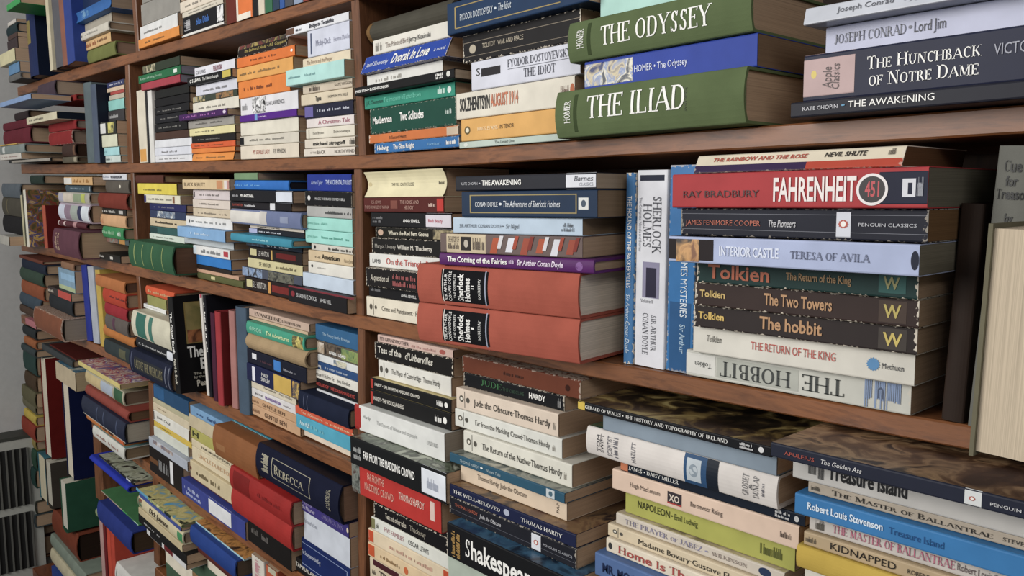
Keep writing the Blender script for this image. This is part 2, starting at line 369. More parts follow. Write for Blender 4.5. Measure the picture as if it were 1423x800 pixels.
# ------------------------------------------------------------------ one book
def make_book(name, loc, rot, L, T, W, c, label, group, hard=False, t=(), p=(), b=None, sl=0.0, rough=0.5, wear=0.0,
             pc=None, tc=None, upright=False, fore=False, cloth=False, bands=(), discs=(), wav=0.0, bend=0.0):
    """L along x, spine on y=0 facing -y, T along z.  t: lettering, p: printed fields (u0,u1,v0,v1,colour[,part])."""
    root = empty(name, loc, label, 'book', group, rot)
    if b is None: b = 0.10 * T if hard else 0.0
    ct = 0.0026 if hard else 0.0006
    ct = min(ct, T * 0.2)
    x0 = -L if upright else 0.0
    cm = cover_mat(c, rough, wear, cloth or (hard and cloth))
    top = (art(tc[4:]) if tc.startswith('art:') else cover_mat(tc, 0.4)) if tc else cm
    r = min(0.0015, T * 0.12)
    def sy(v):                                # spine surface depth at v in 0..1
        q = 2 * v - 1
        e = 0.0
        for k in (v, 1 - v):
            if k * T < r: e = max(e, r - math.sqrt(max(0, r * r - (r - k * T) ** 2)))
        y = -b * (1 - q * q) + max(b, 0) + e
        return y
    def fin(x, y, z):
        if fore: y = W - y
        xx = x + bend * math.sin(math.pi * z / T) if bend else x
        return (x0 + xx, y + sl * z / T + wav * math.sin(x / L * 5.0) * (z / T), z)
    vl = [0, r / T * .35, r / T] + [i / 8 for i in range(1, 8) if r / T < i / 8 < 1 - r / T] + [1 - r / T, 1 - r / T * .35, 1]
    prof = [(W, 0.0)] + [(sy(v), v * T) for v in vl] + [(W, T)]
    inn = [(W, ct)] + [(sy(v) + ct, ct + v * (T - 2 * ct)) for v in vl] + [(W, T - ct)]
    m = MB(); n = len(prof); nx = 1 if not (wav or bend) else 6
    for kk, pr in ((0, prof), (1, inn)):
        for i in range(n - 1):
            mat = top if (i == n - 2 and kk == 0) else cm
            vs, fs = [], []
            for j in range(nx + 1):
                x = L * j / nx; vs += [fin(x, *pr[i]), fin(x, *pr[i + 1])]
            for j in range(nx):
                q = (2 * j, 2 * j + 2, 2 * j + 3, 2 * j + 1)
                if kk: q = q[::-1]
                if fore: q = q[::-1]
                fs.append(q)
            m.add(vs, fs, mat)
    for x in (0, L):
        vs = [fin(x, *q) for q in prof] + [fin(x, *q) for q in inn]
        fs = [((i, i + 1, n + i + 1, n + i) if (x == 0) != fore else (i, n + i, n + i + 1, i + 1)) for i in range(n - 1)]
        m.add(vs, fs, cm)
    for q0, q1 in ((prof[0], inn[0]), (inn[-1], prof[-1])):
        m.add([fin(0, *q0), fin(L, *q0), fin(L, *q1), fin(0, *q1)], [(0, 1, 2, 3)], cm)
    def patch(mb, u0, u1, v0, v1, mat, off, square=False, skew=0):
        w_, h_ = abs(u1 - u0) * L, abs(v1 - v0) * T
        if not square and not skew and 0.0012 < w_ < 0.016 and 0.0012 < h_ < 0.016 and 0.4 < w_ / h_ < 2.6 and v0 > 0.12 and v1 < .9:      # small emblem: an oval
            vs = []
            for i in range(16):
                q = 2 * math.pi * i / 16; v = (v0 + v1) / 2 + (v1 - v0) / 2 * math.sin(q)
                g = fin(((u0 + u1) / 2 + (u1 - u0) / 2 * math.cos(q)) * L, sy(v), v * T); vs.append((g[0], g[1] - off, g[2]))
            mb.add(vs, [tuple(range(16))], mat); return
        k = 8; vs, fs = [], []
        for i in range(k + 1):
            v = v0 + (v1 - v0) * i / k
            for u in (u0 + skew * v, u1 + skew * v):
                q = fin(u * L, sy(min(max(v, 0), 1)) , v * T); vs.append((q[0], q[1] - off, q[2]))
            if i: fs.append((2 * i - 2, 2 * i - 1, 2 * i + 1, 2 * i))
        mb.add(vs, fs, mat)
    off = 0.00022
    labs = {}
    for j, q in enumerate(p):
        u0, u1, v0, v1, cc = q[:5]; part = q[5] if len(q) > 5 else None
        sq, sk = cc[0] == '!', .035 if cc[0] == '/' else 0; cc = cc.lstrip('!/')
        mat = art(cc[4:], 60) if cc.startswith('art:') else cover_mat(cc, rough, wear * .6, cloth)
        if part:
            if part not in labs: labs[part] = MB()
            patch(labs[part], u0, u1, v0, v1, mat, off + 0.0001 * (j + 1), sq, sk)
        else: patch(m, u0, u1, v0, v1, mat, off + 0.00004 * j, sq, sk)
    toff = off + 0.00045
    for (u, v, rad, n, cc, star) in discs:     # round badges
        vs = []
        for i in range(n):
            q = 2 * math.pi * i / n; rr = rad * (0.8 if star and i % 2 else 1)
            g = fin(u * L + rr * math.cos(q) * (1.25 if star == 2 else 1), sy(min(max(v + rr * math.sin(q) / T, 0), 1)), v * T + rr * math.sin(q)); vs.append((g[0], g[1] - toff, g[2]))
        m.add(vs, [tuple(range(n))], ink(cc)); toff += .00006
    for q in t:
        s, u0, u1, v0, v1, cc, f = q[:7]; mode = q[7] if len(q) > 7 else ''
        wd, vs, fs = text_shape(s, f)
        if not vs: continue
        if abs(b) > 0.0008: vs, fs = sliced(vs, fs, mode in ('R', 'D'), wd)
        out = []
        for a, bb in vs:
            a = a / wd
            if mode == 'R': u, v = u1 + (u0 - u1) * bb, v0 + (v1 - v0) * a           # reading upwards
            elif mode == 'D': u, v = u0 + (u1 - u0) * bb, v1 + (v0 - v1) * a         # reading downwards
            elif mode == 'X': u, v = u1 + (u0 - u1) * a, v1 + (v0 - v1) * bb         # upside down
            else: u, v = u0 + (u1 - u0) * a, v0 + (v1 - v0) * bb
            g = fin(u * L, sy(min(max(v, 0.0), 1.0)), v * T); out.append((g[0], g[1] - toff, g[2]))
        m.add(out, fs, ink(cc))
    m.build('cover', root)
    for k, mb in labs.items(): mb.build(k, root)
    ins = 0.003 if hard else 0.0004
    pg = MB(); pm = pages_mat(pc or ('#b89878' if not hard else '#ab8e70'))
    y0 = ct + max(b, 0) + (0.002 if b >= 0 else 0.001 - b)
    q = [(ins, y0, ct + .0001), (L - ins, y0, ct + .0001), (L - ins, W - ins - .0003, ct + .0001), (ins, W - ins - .0003, ct + .0001)]
    vs = [fin(*k) for k in q] + [fin(k[0], k[1], T - ct - .0001) for k in q]
    fs = [(0, 3, 2, 1), (4, 5, 6, 7), (0, 1, 5, 4), (1, 2, 6, 5), (2, 3, 7, 6), (3, 0, 4, 7)]
    if fore: fs = [f[::-1] for f in fs]
    pg.add(vs, fs, pm); pg.build('pages', root)
    return root
# ------------------------------------------------------------------ frames the measurements were read in (x0, y0, scale)
FR = dict(A=(940, 0, 2.942), B=(490, 0, 2.942), C=(940, 200, 2.942), D=(490, 200, 2.942), E=(940, 400, 2.942), F=(490, 400, 2.942),
          G=(940, 528, 2.942), H=(490, 528, 2.942), M1=(180, 0, 3.332), M2=(180, 220, 3.635), M3=(180, 380, 3.332), M4=(180, 560, 3.332),
          L1=(0, 0, 6.667), L2=(80, 0, 6.667), L3=(0, 110, 6.15), L4=(80, 110, 6.15), L5=(0, 230, 6.667), L6=(80, 230, 6.667),
          L7=(10, 340, 6.667), L8=(90, 340, 6.667), L9=(10, 450, 6.667), L10=(90, 450, 6.667), L11=(0, 560, 6.667), L12=(90, 560, 6.667),
          L13=(0, 680, 6.667), L14=(110, 680, 6.667), P=(0, 0, 1.0))
def px(fr, x): return FR[fr][0] + x / FR[fr][2]
def py(fr, y): return FR[fr][1] + y / FR[fr][2]
# ------------------------------------------------------------------ shelves (front edges measured in the photograph, sagging a little)
SHELF = {}
def shelf_line(name, top, bot):
    a, b = [unp(*q) for q in top], [unp(*q) for q in bot]
    if top[-1][0] == 1440:                     # carry the right bay on past the frame
        for l in (a, b): (x0, z0), (x1, z1) = l[-2:]; l.append((x1 + .2, z1 + (z1 - z0) / (x1 - x0) * .2))
    SHELF[name] = (a, b)
def lerp_line(l, x):
    for (x0, z0), (x1, z1) in zip(l, l[1:]):
        if x <= x1 or (x1, z1) == l[-1]: return z0 + (z1 - z0) * (x - x0) / (x1 - x0)
def shelf_top(name, x): return lerp_line(SHELF[name][0], x)
shelf_line('S1', [(25, 121), (110, 93), (190.4, 71.5), (311.8, 36), (484, -15), (620, -57), (1000, -170), (1440, -300)],
                 [(25, 133), (105, 111), (172, 90.5), (311.8, 53), (484, 1.5), (620, -37), (1000, -140), (1440, -262)])
shelf_line('S2', [(30, 228), (80, 228), (180, 226.6), (215, 226.2), (350, 222), (504, 215.6), (637, 207.5), (850, 191.5), (1243, 160.4), (1440, 144)],
                 [(30, 241), (80, 241), (180, 240), (191, 239.7), (350, 238), (489, 235), (640, 229.5), (850, 217), (1287, 193.2), (1440, 184)])
shelf_line('S3', [(30, 336), (100, 349), (186, 367.5), (273.8, 387), (340, 402), (440, 425.5), (493, 437), (620, 460.5), (820, 500), (1000, 530.5), (1243, 574), (1340, 590), (1440, 607)],
                 [(30, 348), (100, 362), (187, 383), (273.8, 404), (340, 419), (440, 443), (493, 455.5), (620, 481.5), (820, 523.5), (1000, 558.5), (1243, 605.8), (1340, 624), (1440, 643)])
shelf_line('S4', [(30, 437), (115, 470), (172, 495.5), (210, 513), (380, 593), (495, 646)],
                 [(30, 449), (115, 482), (172, 509), (210, 527), (380, 610.5), (495, 664.5)])
shelf_line('S5', [(128, 582), (205, 643), (270, 695), (354, 750.5), (393, 780), (493, 852), (620, 942), (1000, 1215), (1440, 1520)],
                 [(128, 594), (205, 657), (270, 711.6), (354, 767), (393, 797), (493, 871), (620, 965), (1000, 1243), (1440, 1553)])
shelf_line('S6', [(217, 789), (270, 842), (354, 926), (493, 1062)], [(217, 804), (270, 858), (354, 943), (493, 1082)])
shelf_line('S7', [(134, 850), (212, 938)], [(134, 864), (212, 954)])
def roll_bay(lo, hi):
    a = 0
    for s in ('S2', 'S3'):
        l = SHELF[s][0]; xa, xb = unp(lo, 300)[0], unp(hi, 300)[0]
        a += math.atan2(lerp_line(l, xb) - lerp_line(l, xa), xb - xa) / 2
    return a
ROLL = dict(mid=roll_bay(200, 480), right=roll_bay(520, 1340), left=roll_bay(60, 175))
ORD = ['topmost', 'second down', 'third down', 'fourth down', 'fifth down', 'sixth down', 'seventh down', 'eighth down', 'ninth down',
       'tenth down', 'eleventh down', 'twelfth down', 'thirteenth down', 'fourteenth down', 'fifteenth down', 'sixteenth down', 'seventeenth down']
def contrast(c):
    v = [int(c.lstrip('#')[i:i + 2], 16) for i in (0, 2, 4)]; t = (216, 212, 200) if sum(v) < 330 else (60, 56, 52)
    return '#%02x%02x%02x' % tuple(int(a + (b - a) * 0.45) for a, b in zip(v, t))
def conv(fr, q, XL, L, z, d, tr):
    """measured columns -> fractions of the spine"""
    return (xsolve(px(fr, q), z + tr * 0, d) - XL) / L
def short(wh): return wh.replace('the ', '').replace(' bay ', ' ').replace('middle middle', 'central middle')
DIVS = []
def W0(kw, L): return kw.get('W') or min(max(L * .64, .09), .2)
def stack(fr, xa, ybot, books, where, d=0.0, bay='mid', base=None, roll=None, rnd=3, fill=0):
    rl = ROLL[bay] if roll is None else math.radians(roll); tr = math.tan(rl); R2 = random.Random(rnd)
    pxa = px(fr, xa); zt = []; Xr = unp(pxa, py(fr, books[0][2]), d)[0]
    for bk in books:
        dd = bk[5].get('d', d); dd += (bk[5].get('dr', dd) - dd) * (xa - bk[0]) / (bk[1] - bk[0]); q = unp(pxa, py(fr, bk[2]), dd); zt.append(q[1] + (Xr - q[0]) * tr)
    prev_bottom = None
    for i, bk in enumerate(books):
        xl, xr, yy, c, look, kw = bk; kw = dict(kw); dd = kw.pop('d', d); yb = kw.pop('yb', None); dr = kw.pop('dr', dd)
        dL = dd; dd = dL + (dr - dL) * (xa - xl) / (xr - xl)      # depth of the spine at the measured column
        top = zt[i] if prev_bottom is None else min(prev_bottom, zt[i] if zt[i] < prev_bottom - 0.012 else prev_bottom)
        Xa = Xr; at = lambda y: (lambda q: q[1] + (Xr - q[0]) * tr)(unp(pxa, py(fr, y), dd))
        if yb is not None: bot = at(yb)
        elif i + 1 < len(books): bot = zt[i + 1]
        else: bot = at(ybot)
        last = i + 1 == len(books)
        zm = (top + bot) / 2; XL = xsolve(px(fr, xl), zm, dL); XL = xsolve(px(fr, xl), zm + (XL - Xa) * tr, dL)
        Ls = kw.pop('L', None)
        XR = XL + Ls if Ls else xsolve(px(fr, xr), zm, dr)
        if not Ls: XR = xsolve(px(fr, xr), zm + (XR - Xa) * tr, dr)
        for dl_, dr_ in DIVS:                  # keep clear of the uprights
            zz = [z for z in (bot, zm, top) if dl_(z) < 90]
            if not zz or W0(kw, XR - XL) < dL: continue
            a_, b_ = min(dl_(z) for z in zz), max(dr_(z) for z in zz)
            if XL < a_ - 0.02 and XR > a_ - 0.0015: XR = a_ - 0.0015
            elif XR > b_ and a_ - 0.03 <= XL < b_ + 0.0045: XL = b_ + 0.0045
        if W0(kw, XR - XL) - dL > .001:
            for sn in SHELF:                   # keep under the board above
                zz = [lerp_line(SHELF[sn][1], XL + (XR - XL) * k / 8) - (XL + (XR - XL) * k / 8 - Xa) * tr for k in range(9)]
                if XL > SHELF[sn][1][-1][0] or XR < SHELF[sn][1][0][0]: continue
                if zm < min(zz) + .008 and top > min(zz) - .0025: top = min(zz) - .0025; bot = min(bot, top - .004)
        if last and base and not fill:
            bb2 = max(shelf_top(base, XL + (XR - XL) * k / 12) - ((XR - XL) * k / 12 + XL - Xa) * tr for k in range(13)) + 0.0006
            bot = bb2; top = max(top, bot + 0.005)
        T = max(top - bot - 0.0003, 0.0035); yaw = math.atan2(dL - dr, XR - XL); L = (XR - XL) / math.cos(rl) / math.cos(yaw)
        prev_bottom = top - T - 0.0005
        W = kw.pop('W', None) or min(max(L * R2.uniform(0.6, 0.68), 0.09), 0.2)
        hard = kw.get('hard', False)
        ts = []
        def mid(x):
            X = xsolve(px(fr, x), zm, dd)
            for _ in range(3 if dr != dL else 1):
                X = xsolve(px(fr, x), zm + (X - Xa) * tr, dL + (dr - dL) * (X - XL) / (XR - XL))
            return (X - XL) / (XR - XL)
        raw = kw.pop('t', None); dl = []
        bd = kw.pop('badge', None)
        if bd: dl += [(mid(bd[0]), bd[1], T * .4, 32, bd[2], 0), (mid(bd[0]), bd[1], T * .33, 32, bd[3], 0)]
        ov = kw.pop('oval', None)
        if ov: dl += [(mid(ov[0]), ov[1], min(T * .14, .004), 20, ov[2], 2), (mid(ov[0]), ov[1], min(T * .09, .0026), 20, '#e8e4dc', 0)]
        sr = kw.pop('star', None)
        if sr: dl += [(mid(sr[0]), sr[1], T * .22, 32, sr[2], 1)]
        if dl: kw['discs'] = dl
        if raw is None:
            if L > 0.06 and R2.random() < 0.8:
                a = R2.uniform(.08, .2); e = R2.uniform(.6, .85); hh = min(.2, .0042 / T); vv = R2.uniform(.42, .52)
                ts.append(('~' + 'x' * i, a, e, vv - hh / 2, vv + hh / 2, contrast(c), 's'))
        else:
            for q in raw: ts.append((q[0], mid(q[1]), mid(q[2])) + tuple(q[3:]))
        ps = [(mid(q[0]) if q[0] is not None else 0.0, mid(q[1]) if q[1] is not None else 1.0) + tuple(q[2:]) for q in kw.pop('p', ())]
        label = '%s, %s in %s' % (look, ORD[i], short(where))
        zb = top - T
        add_book('hardback_book' if hard else 'paperback_book', (XL, -dL, zb + (XL - Xa) * tr), (0, -rl, yaw), L, T, W, c, label, where, t=ts, p=ps, **kw)
    if fill:                                   # books carrying the stack, down to the shelf below the frame
        zbase = max(shelf_top(base, XL + (XR - XL) * k / 12) - ((XR - XL) * k / 12 - (XR - XL) / 2) * tr for k in range(13)) + 0.001 if base else fill; n = 0; FC = ['#7a2f2a', '#2c3a55', '#d9d0bb', '#3f5a44', '#8a6a43', '#222222']
        z = prev_bottom - ((XL + XR) / 2 - Xa) * -tr
        Xm = (XL + XR) / 2; z = prev_bottom + (XL - Xa) * tr; zbase = zbase + (XL - Xm) * tr
        k = max(1, round((z - zbase) / 0.042)); T = (z - zbase) / k
        for j in range(k):
            add_book('paperback_book', (XL, -d * .5, z - (j + 1) * T), (0, -rl, 0), XR - XL, T - 0.0003, 0.125, FC[(j + rnd) % 6],
                     'plain book, %s under the visible part of %s' % (['first', 'second', 'third', 'fourth', 'fifth', 'sixth', 'seventh', 'eighth', 'ninth', 'tenth', 'eleventh', 'twelfth'][j], short(where)), where)
def upright(fr, x0, x1, ytop, ybot, c, look, base=None, d=0.0, W=0.13, lean=0.0, t=(), p=(), H0=None, where='', **kw):
    """book standing on its tail; x0,x1 = spine columns at the foot"""
    Xm, zf = unp(px(fr, (x0 + x1) / 2), py(fr, ybot), d)
    X0 = xsolve(px(fr, x0), zf, d); X1 = xsolve(px(fr, x1), zf, d)
    if base: zf = max(shelf_top(base, X0 - .004), shelf_top(base, X1), shelf_top(base, Xm)) + 0.0006
    X0 = xsolve(px(fr, x0), zf, d); X1 = xsolve(px(fr, x1), zf, d); T = X1 - X0
    zt = zsolve(px(fr, (x0 + x1) / 2), py(fr, ytop), Xm, d)
    for sn in SHELF:
        if X0 > SHELF[sn][1][-1][0] or X1 < SHELF[sn][1][0][0]: continue
        zz = min(lerp_line(SHELF[sn][1], x) for x in (X0 - .03, X0, X1, X1 + .03, X0 + math.tan(math.radians(lean)) * .25))
        if zf < zz - .05 and zt > zz - .006: zt = zz - .006
    Ht = (H0 or (zt - zf)) / max(.5, math.cos(math.radians(lean)))
    le = math.radians(lean)                    # positive: head to the right
    f = lambda y: min(max(1 - (zsolve(px(fr, (x0 + x1) / 2), py(fr, y), Xm, d) - zf) / (zt - zf), 0), 1)
    ts = [(q[0], f(q[1]), f(q[2])) + tuple(q[3:]) for q in t]
    ps = [(f(q[0]) if q[0] is not None else 0.0, f(q[1]) if q[1] is not None else 1.0) + tuple(q[2:]) for q in p]
    dz = math.sin(abs(le)) * T if le > 0 else 0
    return add_book('hardback_book' if kw.get('hard') else 'paperback_book', (X0, -d, zf + dz), (0, math.pi / 2 + le, 0), Ht, T, W, c, look, where or None, t=ts, p=ps, upright=True, **kw)
# ------------------------------------------------------------------ the setting: walls, floor
XW = unp(22, 300)[0] - 0.10                   # the side wall beyond the shelf's far end
def structure(o): o['kind'] = 'structure'; return o
wallm = paint_mat('wall_paint', '#b4b4b2', 0.7, 0.12, 60)
m = MB(); m.box((XW - 0.1, -3.6, 0), (XW, 0.36, 3.1), wallm); structure(m.build('wall_left'))
m = MB(); m.box((XW, 0.30, 0), (1.4, 0.36, 3.1), wallm); structure(m.build('wall_back'))
m = MB(); m.box((XW - 0.1, -3.6, -0.05), (1.4, 0.36, 0.0), wood_mat('floor_boards', '#221b16', '#33281f', (1, 6, 1), 0.4)); structure(m.build('floor'))
# ------------------------------------------------------------------ the bookcase: one thing, many boards
wood_h = wood_mat('shelf_wood', '#623716', '#8a5326', (1.0, 7, 7), 0.42)
wood_v = wood_mat('divider_wood', '#58341a', '#784a28', (7, 7, 1.0), 0.45)
wood_b = wood_mat('back_panel_wood', '#3c281a', '#53372400'[:7], (5, 5, 0.8), 0.6)
case = empty('bookcase', (-1.6, 0.1, 0), 'brown wooden wall bookcase of open shelves and uprights packed with books', 'bookcase')
DEP = 0.29
def board(name, top, bot):
    xs = sorted({round(x, 4) for x, z in top + bot}); m = MB(); vs, fs = [], []
    for x in xs:
        a, b = lerp_line(top, x), lerp_line(bot, x)
        vs += [(x, 0.0015, a), (x, 0, a - 0.0015), (x, 0, b + 0.0015), (x, 0.0015, b), (x, DEP, b), (x, DEP, a)]
    n = 6
    for i in range(len(xs) - 1):
        for k in range(n): fs.append((i * n + k, i * n + (k + 1) % n, (i + 1) * n + (k + 1) % n, (i + 1) * n + k))
    fs += [tuple(range(n))[::-1], tuple(range((len(xs) - 1) * n, len(xs) * n))]
    m.add(vs, fs, wood_h); o = m.build('shelf_board'); o.parent = case; o.matrix_parent_inverse = case.matrix_basis.inverted(); return o
case.location = (-1.6, 0.1, 0); bpy.context.view_layer.update()
for s in ('S1', 'S2', 'S3', 'S4', 'S5', 'S6', 'S7'):
    board(s, *SHELF[s])
def divider(xl0, y0, xr0, xl1, y1, xr1, zt=None, zb=None):
    """upright between two shelves; front-edge columns at the top and at the foot"""
    a0, za = unp(xl0, y0); a1, _ = unp(xr0, y0); b0, zb_ = unp(xl1, y1); b1, _ = unp(xr1, y1)
    za = za if zt is None else zt; zb_ = zb_ if zb is None else zb
    DIVS.append((lambda z: a0 + (b0 - a0) * (z - za) / (zb_ - za) if zb_ - .01 < z < za + .01 else 99, lambda z: a1 + (b1 - a1) * (z - za) / (zb_ - za) if zb_ - .01 < z < za + .01 else 99))
    m = MB(); e = 0.002; vs = []
    for (u0, u1, z) in ((b0, b1, zb_), (a0, a1, za)):
        vs += [(u0 + e, 0.003, z), (u1 - e, 0.003, z), (u1, 0.005, z), (u1, DEP, z), (u0, DEP, z), (u0, 0.005, z)]
    n = 6; fs = [(k, (k + 1) % n, n + (k + 1) % n, n + k) for k in range(n)] + [tuple(range(n))[::-1], tuple(range(n, 2 * n))]
    m.add(vs, fs, wood_v); o = m.build('upright_divider'); o.parent = case; o.matrix_parent_inverse = case.matrix_basis.inverted()
divider(166, -100, 173, 186.5, 72.5, 191, zt=2.86)            # far divider
divider(171.5, 90.5, 176.5, 175.5, 226.6, 182)
divider(179, 240, 183, 186.5, 368, 190.5)
divider(187, 383, 191, 196, 508, 201)
divider(204, 530, 211, 207, 645, 214)
divider(210, 660, 217, 212, 780, 219)
divider(213, 790, 220, 221, 960, 228, zb=0.06)
divider(478, -140, 489, 483.7, -15, 494, zt=2.86)                    # near divider
divider(484.4, 1.5, 494.6, 495.5, 215.8, 504.3)
divider(488.7, 235, 498.6, 492.3, 437, 501.8)
divider(493.8, 455.5, 503.2, 493.8, 646, 504)
divider(493.8, 665, 504, 495.5, 852, 505)
divider(495.5, 871, 505, 497, 1062, 507)
divider(127, 596, 137, 131.5, 690, 141.5)                       # low divider at the far left
for xa in (unp(22, 300)[0],):                               # far end of the upper shelves and near end
    pass
m = MB(); xr = SHELF['S2'][0][-1][0]
m.box((xr, 0.0, 0.0), (xr + 0.025, DEP, 2.86), wood_v); o = m.build('end_panel'); o.parent = case; o.matrix_parent_inverse = case.matrix_basis.inverted()
m = MB(); m.box((unp(30, 300)[0], DEP, 0.0), (xr + 0.025, DEP + 0.008, 2.86), wood_b); o = m.build('back_panel'); o.parent = case; o.matrix_parent_inverse = case.matrix_basis.inverted()
m = MB(); m.box((unp(128, 700)[0], 0.01, 0.0), (xr, DEP, 0.06), wood_h); o = m.build('plinth'); o.parent = case; o.matrix_parent_inverse = case.matrix_basis.inverted()
m = MB(); m.box((unp(30, 300)[0], 0.0, 2.86), (xr + 0.025, DEP + 0.008, 2.885), wood_h); o = m.build('top_board'); o.parent = case; o.matrix_parent_inverse = case.matrix_basis.inverted()
# ------------------------------------------------------------------ wall heater in the corner
hx = XW + 0.11
def hp(x, y): return on_x(x, y, hx)
yr, zt_ = hp(45, 606); yb, zb_ = hp(61, 788)
hy1 = hp(58, 690)[0]
heat = empty('wall_heater', (XW + 0.05, hy1 - 0.4, 0), 'pale grey wall heater with two dark slatted grilles in the corner', 'heater')
hm = paint_mat('heater_enamel', '#a9aaa2', 0.45, 0.05, 80); dk = paint_mat('grille_dark', '#101010', 0.7, 0.05, 80); sl_ = paint_mat('grille_slat', '#5f5f5a', 0.5, 0.05, 80)
ztop = hp(20, 613)[1]; zlow = hp(20, 806)[1]; hy0 = hy1 - 0.85
def kid(o, p): o.parent = p; o.matrix_parent_inverse = Matrix.Translation(p.location).inverted()
m = MB(); m.box((XW + 0.001, hy0, zlow - 0.05), (hx, hy1, ztop), hm); kid(m.build('casing'), heat)
m = MB(); m.box((XW + 0.001, hy0, 0.0), (hx - 0.03, hy1, zlow - 0.05), dk); kid(m.build('base'), heat)
m = MB(); m.box((XW + 0.001, hy0 - 0.0, ztop), (hx - 0.012, hy1, ztop + 0.012), paint_mat('heater_lid', '#33352f', 0.6, 0.05)); kid(m.build('lid'), heat)
for (ya, yb_) in ((622, 702), (712, 790)):
    yA, zA = hp(34, ya - 0.5); zB = hp(40, yb_ - 2)[1]; gy1 = hp(39, 650)[0]
    m = MB(); m.box((hx, hy0 + 0.06, zB), (hx + 0.002, gy1, zA), dk)
    n = 34; stp = (gy1 - hy0 - 0.06) / n
    for i in range(n + 1):
        y = hy0 + 0.06 + i * stp; m.box((hx + 0.002, y - 0.0025, zB), (hx + 0.008, y + 0.0025, zA), sl_)
    kid(m.build('slatted_grille'), heat)
# ================================================================== RIGHT BAY
K, Wh = '#17171a', '#ecebe6'
PG, PT = '#a8937a', '#8d7458'
# ---- upper shelf
stack('B', 100, 631, [
 (57, 400, 73, '#4d4a40', 'frayed dark olive cloth hardback', dict(hard=1, cloth=1, t=[], b=.012, d=-.01, p=[(57, 70, .1, .9, '#7a5a30')])),
 (85, 395, 161, '#dcd8cc', 'cream paperback with bird title', dict(t=[('The Painted Bird', 135, 228, .3, .62, '#8a7a70', 's'), ('Jerzy Kosinski', 232, 320, .3, .62, K, 's'), ('~', 95, 125, .2, .75, '#77736a', 's')])),
 (30, 378, 212, '#2548a8', 'slanting blue paperback with white script', dict(wear=.7, sl=.012, d=.012, t=[('Josef Skvorecky', 45, 133, .35, .6, '#dfe6f4', 'si'), ('Dvorak In Love', 145, 300, .28, .8, Wh, 'bi'), ('a novel', 320, 365, .4, .6, '#dfe6f4', 's')])),
 (60, 368, 300, '#dddcd6', 'plain white paperback', dict(t=[('~', 95, 200, .3, .6, '#a9a59c', 's')])),
 (8, 415, 340, '#141416', 'black paperback jutting furthest left', dict(d=.015, pc=PG, t=[('PUSHKIN', 14, 62, .32, .6, Wh, 'b'), ('•', 64, 70, .35, .6, Wh, 'b'), ('EUGENE ONEGIN', 72, 150, .32, .6, Wh, 'b'), ('~', 340, 372, .5, .8, Wh, 's'), ('~x', 342, 370, .2, .45, Wh, 's')], p=[(384, 400, .25, .85, '#d8d8d0')])),
 (50, 418, 388, '#1d9077', 'teal green paperback', dict(t=[('J.K. Chesterton', 58, 125, .35, .65, '#123c33', 's'), ('The Innocence of Father Brown', 130, 280, .35, .7, '#5fd0b4', 's'), ('~', 345, 378, .3, .8, '#cfeee2', 's')], p=[(388, 404, .25, .75, '#dfe9e4')])),
 (73, 432, 442, '#124a3c', 'thick dark green paperback', dict(wear=.5, t=[('MacLennan', 84, 162, .4, .66, Wh, 'b'), ('Two Solitudes', 195, 292, .4, .7, Wh, 'b'), ('~', 380, 406, .42, .6, '#cfe0d6', 's')])),
 (68, 432, 548, '#d0702c', 'worn orange paperback', dict(wear=1, t=[('A Second Heart', 150, 220, .3, .65, '#3a2010', 's')], p=[(385, 432, 0, 1, '#c9b49a')])),
 (90, 435, 586, '#2a6fae', 'bright blue paperback', dict(wear=.6, t=[('Helwig', 102, 148, .3, .75, Wh, 'b'), ('The Glass Knight', 167, 252, .3, .75, Wh, 'b'), ('Fiction', 305, 360, .35, .6, '#7db6dd', 's'), ('~', 375, 425, .3, .7, Wh, 's')])),
], 'the first stack on the right bay top shelf', bay='right', base='S2')
